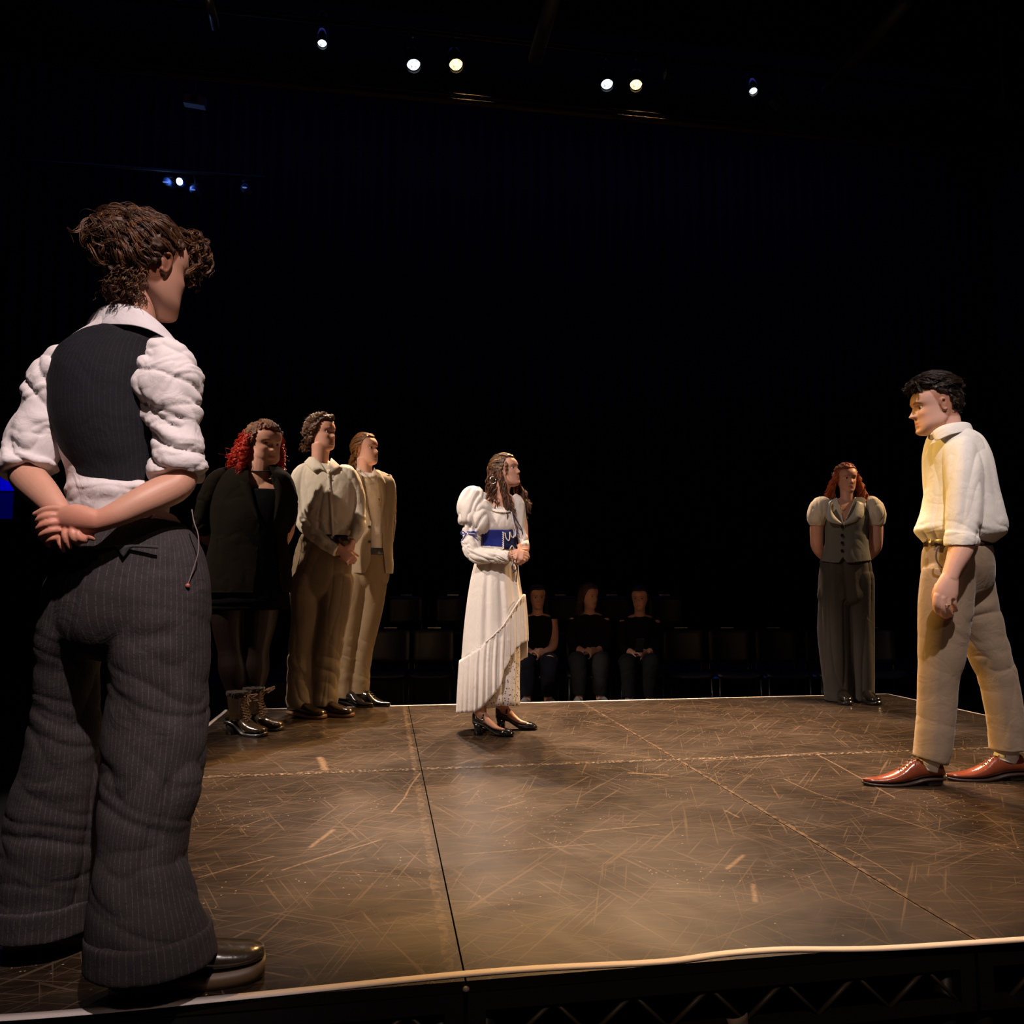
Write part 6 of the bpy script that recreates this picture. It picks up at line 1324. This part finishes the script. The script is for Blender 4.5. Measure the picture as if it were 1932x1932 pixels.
def watcher(px, top, yaw, label, skinm, shirtc, trc, hairc, hold=False, long=False, lean=0):
    f = Fig('person', 7.55, (px, 1290), label); f.root.location[2] = 0; f.o[2] = 0
    hd = Head(f.P(px, top + 28, 4), yaw, -8, 0, .225); b = MB(); hd.add(b)
    y = top
    f.tube(b, [(px + lean, y + 76, 0, 12, 11), (px, y + 58, 2, 10, 10), (px, y + 42, 2, 10, 11)], n=18)
    f.loft(b, [(px, y + 58, 0, 8, 7), (px + lean, y + 66, 0, 26, 11), (px + lean, y + 95, 0, 30, 17), (px + lean, y + 130, -2, 27, 18), (px + lean, y + 160, -6, 30, 20)], n=28)
    for sg in (-1, 1):
        f.tube(b, [(px + sg * 29, y + 70, 0, 9), (px + sg * 31, y + 98, 4, 9), (px + sg * 29, y + 122, 16, 8), (px + sg * 14, y + 132, 34, 6)], n=14)
        hand(b, f.P(px + sg * 15, y + 131, 34), -R0 * sg * .8 - F0 * .6, Z0 if sg < 0 else -F0, .17, (30, 45, 30), sg)
    kz = 88
    for sg in (-1, 1):
        kx = px + sg * 22; f.tube(b, [(px + sg * 14, y + 156, 0, 15), (kx, y + 152, kz * .5, 14), (kx, y + 154, kz, 12), (kx - sg * 2, y + 190, kz + 4, 10), (kx - sg * 2, y + 226, kz, 7)], n=16)
    f.build(b, 'body', skinm, voxel=.009, smooth_it=2, attrs={'tint': hd.tint()}); hd.eyes(f)
    s = MB(); f.loft(s, [(px + lean, y + 62, 0, 16, 11), (px + lean, y + 70, 0, 31, 15), (px + lean, y + 95, 0, 34, 20), (px + lean, y + 130, -2, 31, 21), (px + lean, y + 162, -6, 33, 23)], n=40)
    if not long == 'bare':
        for sg in (-1, 1): f.tube(s, [(px + sg * 20, y + 68, 0, 8), (px + sg * 31, y + 84, 2, 12), (px + sg * 32, y + 100, 5, 12), (px + sg * 30, y + 121, 16, 10), (px + sg * 20, y + 128, 28, 8)], n=20)
    f.build(s, 'top', fabric('watcher_top', shirtc, .1, sheen=0, spec=.1), voxel=.008, disp=fold(f, .008, (8, 8, 6), 2))
    t = MB()
    for sg in (-1, 1):
        kx = px + sg * 22; f.tube(t, [(px + sg * 12, y + 158, -8, 19), (kx, y + 152, kz * .5, 18), (kx, y + 153, kz, 16), (kx - sg * 2, y + 185, kz + 5, 14), (kx - sg * 2, y + 214, kz + 2, 12)], n=24)
    f.build(t, 'trousers', fabric('watcher_trousers', trc, .1, sheen=0, spec=.1), voxel=.008, disp=fold(f, .008, (8, 8, 8), 3))
    for sg in (-1, 1):
        kx = px + sg * 22; h = f.P(kx - sg * 2, y + 238, kz - 4); shoe(f, h, sg * 12, .27, .095, 'round', mat('grey_trainer', (.20, .20, .19), .5), mat('pale_rubber', (.35, .34, .32), .6), .022, .006, .075, ground_z=h[2] if False else 0.0 if h[2] < .12 else h[2])
    cap = hair_cap(f, hd, mat('watcher_hair', hairc, .5), thick=.04, noise=.03)
    r = np.random.default_rng(px); H = hairmat('watcher_strands', tuple(v * .7 for v in hairc), tuple(v * 1.6 for v in hairc)); line = lambda x, z, y_: z > -.20 + .58 * sst(-.10, .22, x)
    C = [combed(r, 14, 60, (-.8, 0, -.1), line, .04, .02, 10, .012, 2, .014, .7)]
    if long: C += [falls(r, 14, 26, (-.3, .05), (sg * .36 - .03, sg * .36 + .03), (-.1, .2), (-.3, .1), (sg * .42 - .05, sg * .42 + .05), (-.9, -.6), (0, sg * .05), 10) for sg in (-1, 1)]
    strands(f, hd, np.concatenate(C), H, .002, cap)
    if hold:
        q = f.P(px, y + 118, 66); p = build(MB().box(q, .07, .012, .14, Matrix((R0, F0, Z0)).transposed() @ Matrix.Rotation(.5, 3, 'X')), 'phone', mat('phone_shell', (.02, .02, .02), .2), None, tuple(q), flat=True); p.location = q; tag(p, 'small dark phone held by the third seated watcher', 'phone')
    return f
watcher(1014, 1098, 8, 'dim seated watcher in sleeveless dark top just right of the white dress', SK1, (.008, .006, .007), (.006, .006, .010), (.03, .018, .012), long='bare')
watcher(1112, 1096, 38, 'dim seated watcher in dark sweater, the middle one of three', SK1, (.009, .008, .011), (.010, .010, .010), (.08, .04, .02), long=True)
watcher(1207, 1100, -18, 'dim seated watcher in dark hoodie holding a phone, third from the white dress', SK1, (.008, .008, .010), (.005, .005, .007), (.025, .014, .01), hold=True)
